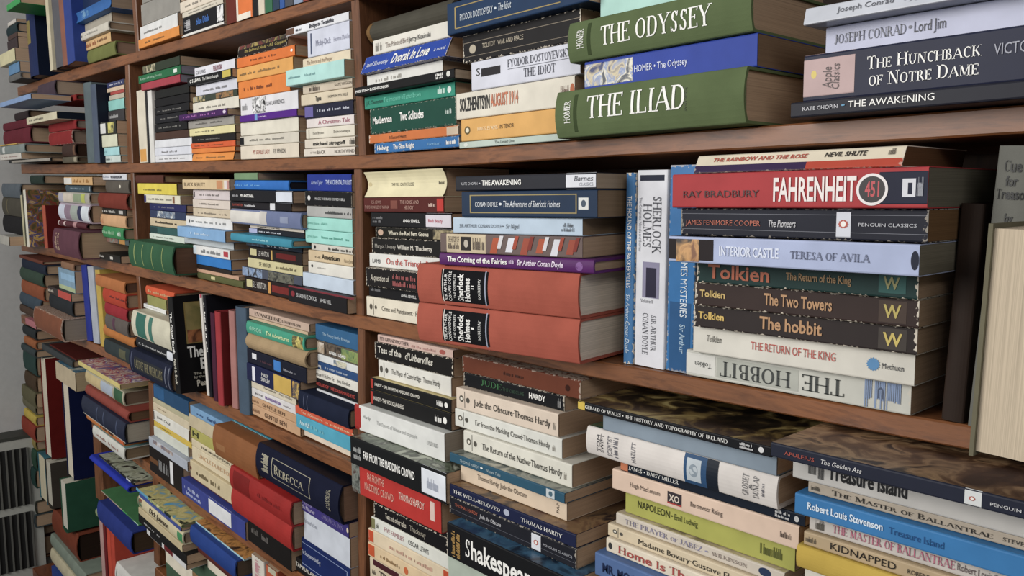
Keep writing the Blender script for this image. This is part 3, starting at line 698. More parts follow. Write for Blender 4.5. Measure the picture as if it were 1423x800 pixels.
stack('B', 470, 610, [
 (388, 965, -8, '#17365a', 'thick navy paperback with gold frame', dict(d=.015, W=.12, t=[('FYODOR DOSTOEVSKY', 440, 575, .36, .56, '#c9d3dc', 's'), ('•', 578, 590, .36, .56, '#c9d3dc', 's'), ('The Idiot', 595, 650, .36, .58, '#c9d3dc', 'si')], p=[(420, 850, .14, .17, '#a58f52'), (420, 850, .8, .83, '#a58f52'), (418, 424, .16, .82, '#a58f52')])),
 (452, 980, 143, '#1d1b1d', 'black paperback with creased worn spine', dict(wear=1, t=[('TOLSTOY', 532, 585, .42, .58, '#b9ad96', 's'), ('WAR AND PEACE', 595, 700, .42, .58, '#b9ad96', 's')], p=[(478, 505, .3, .62, '#b9ad96'), (455, 975, .7, .72, '#8f8371'), (455, 975, .2, .215, '#8f8371')])),
 (487, 952, 258, '#d3d5e2', 'pale lilac white paperback', dict(t=[('FYODOR DOSTOYEVSKY', 635, 895, .6, .85, '#4d4f5c', 'r'), ('THE IDIOT', 700, 830, .18, .46, '#4d4f5c', 'r'), ('S', 505, 522, .5, .75, '#444', 's')], p=[(635, 895, .52, .54, '#6b6d78'), (527, 605, .44, .72, '#2d2a2e')])),
 (425, 932, 376, '#ddd6c5', 'cream paperback with orange date', dict(wear=.5, t=[('SOLZHENITSYN', 440, 562, .3, .78, K, 'b'), ('AUGUST 1914', 567, 678, .34, .78, '#c9714a', 'b'), ('~', 852, 885, .3, .7, '#6a4a3a', 's')], p=[(890, 915, .3, .75, '#b8643c')])),
 (445, 935, 486, '#e0a850', 'amber yellow paperback', dict(t=[('KINGSLEY AMIS', 512, 595, .42, .58, '#f3deb0', 's'), ('IN TENOR', 602, 660, .42, .6, '#5c3f18', 's')], p=[(458, 482, .3, .68, '#6b5a33'), (463, 477, .38, .6, '#e8dcc0')])),
 (437, 930, 578, '#b9c8bd', 'pale grey green paperback', dict(t=[('The Loved One', 582, 662, .35, .75, '#3f4a44', 's')], p=[(455, 472, .2, .8, '#d8dfd6')])),
], 'the second stack on the right bay top shelf', bay='right', base='S2', rnd=4)
GR = '#5a6a42'
stack('B', 900, 568, [
 (1015, 1300, -75, '#a9d6cb', 'pale aqua paperback', dict(t=[], L=.18)),
 (880, 1505, 88, GR, 'big olive green hardback lettered ODYSSEY', dict(hard=1, cloth=1, d=.02, L=.215, t=[('HOMER', 918, 944, .3, .78, Wh, 'r', 'R'), ('THE ODYSSEY', 1014, 1470, .28, .74, Wh, 'r')], p=[(958, 972, 0, 1, '#3c4a2a')])),
 (950, 1505, 262, '#2c46a6', 'blue paperback with pictured left end', dict(d=.012, L=.2, pc='#7a6149', t=[('HOMER • The Odyssey', 1152, 1370, .38, .6, '#d5dcf0', 's')], p=[(950, 1145, 0, 1, 'art:#1f2f66,#c9b98f,#6f86b8,#e0d9c0,#39414f')])),
 (828, 1450, 365, GR, 'big olive green hardback lettered ILIAD', dict(hard=1, cloth=1, d=.03, L=.225, t=[('HOMER', 866, 890, .3, .78, Wh, 'r', 'R'), ('THE ILIAD', 957, 1358, .36, .82, Wh, 'r'), ('DOUBLEDAY', 1358, 1366, .3, .75, '#2f3b22', 'r', 'D')], p=[(902, 916, 0, 1, '#3c4a2a')])),
], 'the third stack on the right bay top shelf', bay='right', base='S2', rnd=5)
stack('A', 540, 492, [
 (520, 1700, 28, '#c4c8d2', 'silvery white paperback', dict(d=.02, L=.2, sl=.004, t=[('Joseph Conrad', 655, 885, .42, .72, '#55575f', 's'), ('Typhoon', 915, 1120, .42, .72, '#9a9ca6', 's')], rough=.25)),
 (612, 1700, 124, '#b9bdd8', 'lilac grey paperback', dict(L=.2, rough=.25, t=[('JOSEPH CONRAD', 648, 940, .38, .7, '#6a6c78', 'r'), ('•', 948, 965, .45, .7, '#6a6c78', 'b'), ('Lord Jim', 972, 1104, .38, .72, '#33353f', 's')])),
 (522, 1700, 225, '#22263e', 'thick navy and pink paperback', dict(d=.02, L=.2, rough=.42, t=[('The Hunchback', 780, 1250, .54, .8, Wh, 'rc'), ('of Notre Dame', 788, 1240, .2, .46, Wh, 'rc'), ('VICTOR HUGO', 1300, 1640, .52, .72, '#9a9cab', 's'), ('Apple', 600, 636, .25, .7, '#4a3a3a', 'si', 'R'), ('Classics', 638, 668, .2, .75, '#4a3a3a', 'si', 'R')], p=[(522, 730, 0, 1, '#bfa2a0'), (552, 574, .48, .66, '#d9c25a')])),
 (468, 1700, 412, '#23242f', 'slim black paperback', dict(d=.03, L=.2, rough=.45, t=[('KATE CHOPIN', 516, 660, .4, .64, '#c9c9d0', 's'), ('•', 672, 690, .42, .66, '#3f8fb8', 'b'), ('THE AWAKENING', 702, 1056, .36, .76, Wh, 's')])),
], 'the fourth stack on the right bay top shelf', bay='right', base='S2', rnd=6)
# ---- middle shelf
stack('D', 80, 706, [
 (34, 366, 105, '#e0d6ac', 'thick pale yellow paperback with curved spine', dict(b=-.008, rough=.5, t=[('THE MILL ON THE FLOSS', 142, 232, .42, .54, '#4a4636', 's'), ('~', 332, 356, .44, .56, '#4a4636', 's')], p=[(48, 62, .42, .6, '#c9b98a')])),
 (40, 372, 219, '#5a2420', 'maroon paperback with red right end', dict(t=[('C.S. LEWIS', 78, 118, .6, .8, '#b0877a', 's'), ('THE CHRONICLES OF NARNIA', 52, 150, .25, .45, '#b0877a', 's'), ('THE HORSE AND', 196, 272, .58, .8, '#c79a8a', 's'), ('HIS BOY', 212, 250, .22, .45, '#c79a8a', 's'), ('~', 312, 340, .4, .6, '#d8b8a8', 's')], p=[(345, 372, 0, 1, '#c8352c'), (156, 184, .25, .8, '#80483c')])),
 (75, 404, 279, '#1b1b1e', 'black paperback with white right end', dict(t=[('ANNA SEWELL', 208, 275, .36, .56, Wh, 'b'), ('~', 84, 125, .55, .75, '#77777a', 's'), ('~x', 84, 118, .28, .48, '#77777a', 's'), ('Black Beauty', 310, 368, .4, .62, '#c9455c', 's')], p=[(300, 404, 0, 1, '#d9d3dd')])),
 (95, 410, 338, '#1e1d18', 'dark brown paperback', dict(wear=.5, t=[('Where the Red Fern Grows', 148, 312, .32, .68, '#d9d2bb', 'b')], p=[(104, 126, .2, .8, '#c9a890'), (330, 410, .1, .9, 'art:#5a5138,#a89a72,#2a281e')])),
 (80, 372, 381, '#1d1c1c', 'worn black paperback with grey lettering', dict(wear=.9, t=[('Margot Livesey', 92, 178, .36, .6, '#a9a49a', 's'), ('William M. Thackeray', 184, 328, .36, .62, '#cfc9bd', 'b')])),
 (70, 374, 445, '#dbdad4', 'white paperback with red title', dict(t=[('LAMB', 82, 115, .3, .58, '#3c3c40', 's'), ('On the Triangle Run', 138, 340, .28, .72, '#c04038', 's')])),
 (55, 378, 506, '#1d1a1b', 'black ornate paperback', dict(wear=.9, d=.006, t=[('A question of', 75, 152, .36, .66, '#d5cdbc', 'si'), ('~', 165, 260, .55, .8, '#a05050', 's'), ('~x', 165, 260, .2, .45, '#a05050', 's')])),
 (68, 380, 578, '#19191c', 'plain black paperback', dict(t=[('ANNA SEWELL', 200, 262, .38, .6, '#d0cfcc', 'b'), ('~', 76, 115, .55, .8, '#77777a', 's')])),
 (58, 382, 624, '#dfd6c0', 'cream paperback with line at left', dict(t=[('Crime and Punishment · Fyodor', 120, 300, .38, .62, '#4c463c', 's')], p=[(85, 87, 0, 1, '#5c564a'), (70, 82, .35, .65, '#5c564a'), (91, 100, .4, .6, '#5c564a')])),
], 'the first stack on the right bay middle shelf', bay='right', base='S3', d=-.005)
RD = '#ab5340'
def sh(n): return [('SIR ARTHUR', 376, 387, .14, .8, Wh, 's', 'R'), ('CONAN DOYLE', 393, 404, .12, .86, Wh, 's', 'R'), ('THE COMPLETE', 414, 422, .2, .8, Wh, 's', 'R'), ('Sherlock', 430, 453, .14, .82, Wh, 'r', 'R'), ('Holmes', 458, 480, .14, .72, Wh, 'r', 'R'), (n, 486, 498, .44, .56, Wh, 'r', 'R'), ('DOUBLEDAY', 514, 524, .22, .72, Wh, 'r', 'R')]
lab_p = [(362, 553, 0, 1, '#16161a', 'title_label'), (367, 370, 0, 1, '#e0ded4', 'title_label'), (540, 545, 0, 1, '#9aa0b4', 'title_label')]
GL['r', 'h'] = GL['b', 'h']
for ch in 'abcdefghijklmnopqrstuvwxyz': GL['r', ch] = GL['b', ch]
stack('D', 480, 826, [
 (422, 1025, 131, '#20222c', 'black paperback with white right band', dict(d=.068, dr=.034, pc=PG, t=[('KATE CHOPIN', 444, 512, .4, .58, '#b9bac0', 's'), ('•', 515, 524, .4, .6, '#b9bac0', 's'), ('THE AWAKENING', 530, 690, .36, .68, Wh, 'b'), ('Barnes', 905, 985, .5, .82, '#3c3f4a', 'si'), ('CLASSICS', 928, 985, .2, .4, '#8a8d98', 's')], p=[(873, 1025, 0, 1, '#dfe1e8')])),
 (447, 1020, 193, '#16304e', 'thick navy paperback with gold frame', dict(d=.066, dr=.032, pc='#8a7155', t=[('CONAN DOYLE', 502, 595, .4, .58, '#d8dde4', 's'), ('•', 598, 612, .38, .62, '#d8dde4', 'b'), ('The Adventures of Sherlock Holmes', 616, 850, .38, .62, '#d8dde4', 'si')], p=[(480, 918, .15, .19, '#9c8a55'), (480, 918, .82, .86, '#9c8a55'), (480, 485, .15, .86, '#9c8a55'), (913, 918, .15, .86, '#9c8a55'), (925, 966, .3, .72, '!#dfe0dc'), (936, 956, .38, .64, '#4a5a6a')])),
 (412, 940, 299, '#b8ccdf', 'pale blue paperback', dict(d=.066, dr=.032, pc='#8a7155', t=[('SIR ARTHUR CONAN DOYLE', 438, 610, .38, .58, '#4a5664', 's'), ('•', 610, 620, .4, .58, '#4a5664', 's'), ('Sir Nigel', 627, 682, .36, .62, '#33404e', 'si'), ('~', 860, 905, .5, .72, '#3c4650', 's'), ('~x', 856, 908, .25, .45, '#3c4650', 's')])),
 (360, 940, 367, '#6e5c58', 'patterned grey paperback with cream panel', dict(d=.068, dr=.034, t=[('THE HISTORY OF', 392, 436, .55, .85, '#5a4a3c', 's'), ('~', 392, 436, .2, .5, '#5a4a3c', 's'), ('~x', 490, 540, .2, .8, '#5a4a3c', 's')], p=[(385, 545, .02, .98, '#c9b795', 'cream_panel'), (443, 486, .15, .85, '!#2a2523', 'cream_panel'), (456, 474, .3, .7, '#b9b0a0', 'cream_panel')]
    + [(560 + i * 62, 588 + i * 62, .05 + (i % 2) * .1, .85, ['/#b5532f', '/#d9dae2', '/#a34a34'][i % 3]) for i in range(6)] + [(585 + i * 62, 600 + i * 62, .3, .95, ['/#d6d3d6', '/#a8452c', '/#8a3428'][i % 3]) for i in range(6)])),
 (355, 985, 449, '#5c2568', 'slim purple hardback with white title', dict(hard=1, d=.068, dr=.034, t=[('The Coming of the Fairies', 388, 632, .34, .74, Wh, 'b'), ('~', 640, 660, .4, .7, '#cfb8d6', 's'), ('Sir Arthur Conan Doyle', 672, 862, .34, .74, '#e0d0e4', 'bi')], p=[(912, 942, .15, .8, '#87589a')])),
 (264, 922, 502, RD, 'very thick red hardback, volume two', dict(hard=1, cloth=1, d=.07, dr=.038, W=.15, b=.004, pc='#d6c6b2', t=sh('II'), p=lab_p)),
 (264, 922, 672, RD, 'very thick red hardback, volume one', dict(hard=1, cloth=1, d=.07, dr=.038, W=.15, b=.004, pc='#d6c6b2', t=sh('I'), p=[(q[0] + 4, q[1] + 4) + q[2:] for q in lab_p])),
], 'the stack beside the upright books', bay='right', base='S3', rnd=9)
upright('P', 865, 878, 240, 502, '#3d78ae', 'narrow worn blue paperback standing left of the white one on the middle shelf', base='S3', d=-.008, W=.12, wear=1, b=.001,
        t=[('THE HOUND OF THE BASKERVILLES', 272, 400, .3, .72, Wh, 's'), ('Sir Arthur Conan Doyle', 408, 490, .3, .7, '#c9dbe8', 'si')])
upright('P', 881, 922, 236, 507, '#dadbe2', 'thick white paperback standing between two blue ones on the middle shelf', base='S3', d=-.008, W=.12,
        t=[('SHERLOCK', 272, 352, .55, .82, '#4a4c55', 'r'), ('HOLMES', 283, 343, .24, .5, '#4a4c55', 'r'), ('The Complete Novels and Stories', 274, 350, .1, .18, '#6a6c75', 's'), ('Volume II', 416, 421, .2, .6, '#55575f', 's', 'R'), ('SIR ARTHUR', 437, 487, .56, .72, '#4a4c55', 'r'), ('CONAN DOYLE', 435, 493, .28, .46, '#4a4c55', 'r')],
        p=[(364, 414, .24, .8, '#8c88a4'), (372, 413, .36, .7, '#2e2a40'), (243, 251, .0, 1, '#23283c')])
upright('P', 925, 962, 229, 516, '#2f76b4', 'taller blue paperback standing right of the white one on the middle shelf', base='S3', d=-.008, W=.12, wear=.6, rough=.3,
        t=[('HOLMES MYSTERIES', 340, 440, .5, .74, '#dbe7ef', 's'), ('Sir Arthur', 450, 490, .5, .7, '#a9c8de', 's'), ('THE', 316, 336, .5, .74, '#dbe7ef', 's')], p=[(255, 290, .3, .8, '#123a6a'), (420, 516, 0, 1, '#2a5c8e')])
def tolk(a, b, c0, c1): return [('Tolkien', a, b, .35, .72, '#d8b45a', 'b')]
stack('C', 130, 950, [
 (70, 922, 45, '#d9cdb4', 'worn cream and purple paperback with bent spine', dict(d=.05, wear=.8, yb=120, sl=.008, pc='#5a3c22', L=None, t=[('THE RAINBOW AND THE ROSE', 135, 525, .62, .82, '#b04a38', 'bi'), ('NEVIL SHUTE', 592, 768, .62, .84, '#2a2420', 'bi'), ('~', 855, 885, .6, .9, '#5a5044', 's')], p=[(70, 525, 0, .42, '#3a2a4e'), (525, 922, 0, .42, '#b8432c')])),
 (-15, 1130, 146, '#b03236', 'red and navy paperback with round badge', dict(d=.055, pc='#5f5a4c', t=[('RAY BRADBURY', 28, 340, .3, .5, '#3a1416', 's'), ('FAHRENHEIT', 396, 738, .2, .8, '#e6dcd8', 'b'), ('451', 774, 832, .3, .66, '#c23a44', 'b'), ('~', 985, 1012, .3, .75, '#9a9ca6', 's')], p=[(830, 1130, 0, 1, '#22253a'), (925, 980, .28, .72, '!#d6d7de'), (948, 966, .34, .62, '#22253a')], badge=(802, .47, '#e0d9d8', '#1c1216'))),
 (20, 1040, 262, '#20222f', 'black classic paperback with white band', dict(d=.05, wear=.4, yb=377, pc='#6a4c2c', t=[('JAMES FENIMORE COOPER', 42, 345, .4, .58, '#b5583c', 's'), ('The Pioneers', 376, 490, .38, .62, '#c9c8cc', 'si'), ('PENGUIN CLASSICS', 745, 985, .46, .56, '#b9bac2', 's')], p=[(655, 714, 0, 1, '#d3d6e0', 'white_band'), (20, 1035, .8, .815, '#7a7c86'), (20, 1035, .24, .255, '#7a7c86')], oval=(684, .52, '#b5432c'))),
 (-30, 1075, 404, '#a9b5d8', 'pale blue paperback with dark left end', dict(d=.06, tc='#1c1a20', pc='#6f6858', t=[('INTERIOR CASTLE', 175, 420, .34, .68, '#d3dbee', 'b'), ('TERESA OF AVILA', 466, 795, .36, .62, '#5a6280', 'r'), ('~', 1012, 1040, .2, .8, '#3a3f52', 's')], p=[(-30, 152, 0, 1, '#241c1e'), (0, 92, .05, .9, 'art:#2a1c14,#c9924a,#7a4a24'), (960, 1008, .2, .8, '#23283a')])),
 (85, 990, 478, '#1d3a38', 'worn dark green paperback with orange name', dict(d=.03, wear=1, t=[('Tolkien', 132, 382, .25, .85, '#b5582e', 'b'), ('The Return of the King', 450, 716, .42, .72, '#8f6a34', 'b'), ('W', 850, 915, .35, .8, '#8f8a4a', 'b')], p=[(828, 940, .18, .9, '#31605c')])),
 (78, 992, 566, '#3b2d2a', 'worn dark brown paperback', dict(d=.025, wear=1, t=[('Tolkien', 98, 200, .4, .68, '#d0ae5a', 'b'), ('The Two Towers', 360, 638, .32, .76, '#b98a5a', 'b'), ('W', 850, 920, .3, .75, '#b8a544', 'b')], p=[(828, 942, .12, .9, '#4f4038')])),
 (72, 985, 661, '#332b2a', 'worn blackish paperback with gold title', dict(d=.02, wear=1, t=[('Tolkien', 92, 196, .42, .72, '#d9b44c', 'b'), ('The hobbit', 342, 596, .3, .8, '#b98a5a', 'b'), ('W', 848, 925, .25, .72, '#c9b24a', 'b')], p=[(826, 942, .1, .9, '#4a433e')])),
 (70, 975, 748, '#d6d2c6', 'cream paperback with red title', dict(d=.012, t=[('Tolkien', 124, 186, .48, .72, '#4a463e', 'si'), ('THE RETURN OF THE KING', 306, 652, .42, .7, '#b8463a', 's'), ('Methuen', 840, 932, .42, .6, '#3a3c42', 's')], p=[], star=(806, .52, '#4a86b8'))),
 (42, 960, 852, '#c6c6bc', 'grey white paperback with upside-down title', dict(d=.004, wear=.4, t=[('HOBBIT', 180, 470, .2, .76, '#3c403e', 'r', 'X'), ('THE', 516, 690, .22, .78, '#3c403e', 'r', 'X'), ('Tolkien', 78, 145, .4, .6, '#3c403e', 's', 'X'), ('~', 770, 930, .05, .95, '#7d93b8', 's', 'X'), ('U', 825, 850, .4, .75, '#44506a', 'b', 'X')], p=[(165, 500, .12, .88, '#aeb0a6'), (42, 160, 0, 1, '#d6d5ce')])),
], 'the near stack on the right bay middle shelf', bay='right', base='S3', rnd=11)
upright('P', 1306, 1338, 283, 580, '#33261f', 'scuffed dark brown leather hardback standing beside the open-edged grey book', base='S3', d=.0, W=.09, hard=True, lean=1.6, rough=.6)
upright('P', 1342, 1400, 204, 612, '#6d6d66', 'grey cloth hardback with black title standing behind the fore-edge of another', base='S3', d=.012, W=.12, hard=True, cloth=True, lean=2.4,
        t=[('Cue', 224, 240, .2, .62, '#1c1c1c', 'r', 'R'), ('for', 246, 260, .28, .56, '#1c1c1c', 'r', 'R'), ('Treason', 264, 278, .08, .86, '#1c1c1c', 'r', 'R'), ('by', 298, 310, .34, .54, '#1c1c1c', 'r', 'R')])
upright('P', 1346, 1436, 313, 632, '#6b6650', 'thick hardback standing with its page edges outward at the right end', base='S3', d=.085, W=.068, hard=True, cloth=True, fore=True, lean=1.0, pc='#c7b59a')
# ---- bottom stacks
RB = dict(bay='right', base='S5', fill=1)
stack('F', 110, 1210, [
 (103, 410, 188, '#d3b3a6', 'pinkish paperback with dark print', dict(t=[('MY GRANDMOTHER', 112, 230, .3, .8, '#5a4844', 's'), ('~', 240, 340, .3, .6, '#c99a90', 's')], p=[(355, 380, .2, .8, '#b05a50')])),
 (92, 410, 222, '#1c1a1a', 'battered black paperback with white letters', dict(wear=1, t=[('Tess of the', 105, 200, .42, .78, '#cfcabd', 'b'), ("d'Urbervilles", 215, 330, .38, .76, '#cfcabd', 'bi')])),
 (107, 403, 292, '#dad8cf', 'white paperback titled MAYOR', dict(t=[('The Mayor of Casterbridge · Thomas Hardy', 160, 360, .38, .66, '#3a3832', 's')], p=[(128, 130, 0, 1, '#55524a'), (112, 124, .3, .7, '#55524a'), (134, 146, .35, .65, '#55524a')])),
 (75, 402, 374, '#1a1a1b', 'black paperback with yellow front cover', dict(tc='#cdbb7a', d=.008, t=[('HARDY • FAR FROM THE MADDING CROWD', 92, 275, .4, .64, '#d3cfc3', 'b'), ('~', 345, 372, .3, .7, Wh, 's')], p=[(75, 84, 0, 1, '#b33226'), (376, 390, .3, .7, Wh)], yb=424)),
 (75, 402, 438, '#1a1a1b', 'black paperback with red left end', dict(tc='#cdbb7a', d=.008, t=[('HARDY • THE WOODLANDERS', 88, 210, .4, .64, '#c9c5ba', 'b'), ('~', 338, 365, .3, .7, Wh, 's')], p=[(75, 84, 0, 1, '#b33226'), (370, 386, .3, .7, Wh)], yb=490)),
 (28, 376, 524, '#d9dad6', 'white hardback with red left edge', dict(d=.02, tc='#d4d6d0', pc='#a79a88', t=[('Hardy', 44, 74, .55, .68, '#8a8c8a', 's'), ('The Dynasts of Wessex and its people', 100, 265, .48, .62, '#9a9c9a', 's'), ('OXFORD', 305, 350, .42, .56, '#9a9c9a', 'r')], p=[(10, 34, -.0, 1, '#a82620')], yb=613)),
 (-8, 382, 646, '#16181a', 'black paperback with white end sticker', dict(d=.045, tc='art:#33402e,#6a7560,#24281f,#aab09c', t=[('FAR FROM THE MADDING CROWD', 45, 255, .38, .64, Wh, 'b'), ('~', 6, 34, .5, .72, '#a9aba9', 's'), ('~x', 6, 34, .25, .45, '#a9aba9', 's'), ('~xx', 305, 352, .3, .65, '#a9b0c0', 's')], p=[(283, 382, 0, 1, '#dde2ea', 'sticker')])),
 (30, 362, 742, '#bd2b24', 'red paperback with pale title', dict(d=.03, t=[('FAR FROM THE', 62, 130, .55, .76, '#e0a592', 's'), ('MADDING CROWD', 50, 168, .25, .46, '#e0a592', 's'), ('THOMAS HARDY', 190, 295, .42, .62, '#e5c8b8', 's')], p=[(318, 336, .25, .75, '#dcc0b4'), (-2, 30, 0, 1, 'art:#2a2e2a,#7a8078,#4a2a24')])),
 (88, 388, 829, '#171516', 'creased black paperback', dict(wear=1, t=[('Hardy', 130, 180, .4, .6, '#8a8478', 's')], p=[(95, 380, .6, .63, '#8a4a52')])),
 (88, 388, 888, '#19171a', 'creased black paperback with pale letters', dict(wear=1, t=[('Tess and other tales', 135, 220, .35, .7, '#c0b9a8', 'b'), ('Thackeray', 235, 300, .35, .7, '#a9a190', 's')])),
 (78, 400, 948, '#dbdcd2', 'white paperback with pink title', dict(p=[(78, 92, 0, 1, '#7d7a4c')], t=[('FIVE FAMILIES', 130, 210, .34, .68, '#b07a80', 's'), ('OSCAR LEWIS', 228, 312, .34, .68, '#4a4c4c', 's'), ('~', 96, 106, .3, .7, '#6a6a60', 's')])),
 (66, 402, 1003, '#dcc8a6', 'cream paperback with orange ends', dict(p=[(66, 86, 0, 1, '#c8491c'), (372, 402, 0, 1, '#c8491c')], t=[('~', 150, 330, .35, .6, '#c9a088', 's')], wear=.3)),
 (64, 402, 1062, '#d8bd92', 'tan paperback with orange ends', dict(p=[(64, 90, 0, 1, '#c8501c'), (210, 228, .2, .7, '#c8602c')], t=[('~x', 110, 200, .35, .6, '#9a7a50', 's')], wear=.3)),
 (72, 402, 1120, '#cdbd9f', 'beige paperback with dark heading', dict(t=[('TRAVELS', 110, 210, .3, .6, '#2e2822', 'b'), ('~', 80, 95, .3, .5, '#5a5244', 's')], p=[(85, 190, .72, .98, '#4a2028')])),
], 'the stack beside the near divider below the middle shelf', rnd=12, **RB)
def penguin(title, a, b, sz=.3): return dict(t=[(title, a, b, .36, .36 + sz, '#2c2a26', 's')])
def logos(x, step=1): return [(x + 33, x + 35, 0, 1, '#55524a'), (x + 12, x + 30, .36, .68, '#5a564c'), (x + 16, x + 26, .44, .6, '#e6e0d0'), (x + 40, x + 54, .38, .64, '#55524a')]
stack('F', 480, 1235, [
 (450, 932, 282, '#6d3722', 'worn rust brown paperback', dict(wear=.5, t=[('~', 610, 700, .4, .62, '#4a2416', 's')], p=[(870, 890, .3, .65, '#3a1a10')])),
 (455, 866, 350, '#15161a', 'black paperback with green title', dict(wear=.7, t=[('JUDE', 526, 610, .38, .8, '#2f6a3c', 'r'), ('THE OBSCURE', 615, 702, .38, .62, '#2c4a36', 's'), ('HARDY', 722, 790, .34, .7, Wh, 'b'), ('~', 838, 854, .2, .8, '#9a9a9a', 's')])),
 (425, 841, 419, '#dccab6', 'cream paperback titled OBSCURE', dict(d=.01, t=[('Jude the Obscure·Thomas Hardy', 498, 810, .36, .66, '#2c2a26', 's'), ('~', 820, 832, .3, .6, '#8a8478', 's')], p=logos(425))),
 (420, 856, 507, '#d9d9d0', 'white paperback titled MADDING CROWD', dict(d=.01, t=[('Far from the Madding Crowd·Thomas Hardy', 502, 808, .38, .66, '#4a4842', 's'), ('~', 818, 830, .3, .6, '#8a8478', 's')], p=logos(420))),
 (455, 897, 588, '#d9d6c8', 'white paperback titled NATIVE', dict(d=.014, t=[('The Return of the Native·Thomas Hardy', 530, 858, .36, .66, '#34322c', 's'), ('~', 866, 876, .3, .6, '#8a8478', 's')], p=logos(455))),
 (398, 866, 700, '#27566e', 'blue paperback with painting on its cover', dict(d=.03, tc='art:#5d6a66,#8f9184,#3d4a4a,#a9a592', yb=740, t=[('THOMAS HARDY', 440, 520, .36, .66, '#a9bcc2', 's'), ('•', 522, 534, .3, .8, Wh, 'b'), ('Wessex Tales', 545, 606, .36, .66, '#a9bcc2', 'si')], p=[(792, 826, .1, .9, '!#c3ccd0'), (802, 818, .25, .75, '#4a6a7a')])),
 (440, 876, 752, '#d9c3a8', 'pale peach paperback', dict(d=.022, t=[('Thomas Hardy: Jude the Obscure', 512, 714, .42, .7, '#5a4c40', 's'), ('PAP', 836, 846, .25, .8, '#4a4038', 's', 'R')])),
 (398, 912, 832, '#1c2344', 'navy paperback with white capitals', dict(d=.04, tc='art:#5a3a2a,#8a6a44,#2a2226', t=[('THE WELL-BELOVED', 412, 604, .38, .66, Wh, 'r'), ('THOMAS HARDY', 690, 860, .36, .66, Wh, 'r')], p=[(618, 642, .3, .8, '#a9b0c4')])),
 (392, 914, 884, '#1f2028', 'black classic paperback with white band', dict(d=.04, wear=.5, t=[('THOMAS HARDY', 420, 514, .56, .74, '#b5583c', 's'), ('Jude the Obscure', 522, 608, .5, .72, '#c9c8cc', 'si'), ('PENGUIN CLASSICS', 780, 900, .5, .62, '#a9aab2', 's')], p=[(732, 770, 0, 1, '#d8dae0', 'white_band'), (392, 910, .3, .315, '#6a6c76')], oval=(751, .5, '#b5432c'))),
 (388, 900, 1000, '#16171a', 'black paperback with huge white title', dict(d=.06, tc='art:#1c3a5a,#32607e,#122438', t=[('Shakespeare', 460, 760, .28, .78, Wh, 'r'), ('~', 406, 420, .1, .85, '#a9823c', 's', 'R'), ('~x', 424, 440, .1, .85, '#a9823c', 's', 'R')])),
 (392, 900, 1120, '#a9b5a6', 'pale sage green paperback', dict(d=.05, t=[])),
], 'the second stack below the right bay middle shelf', rnd=13, **RB)
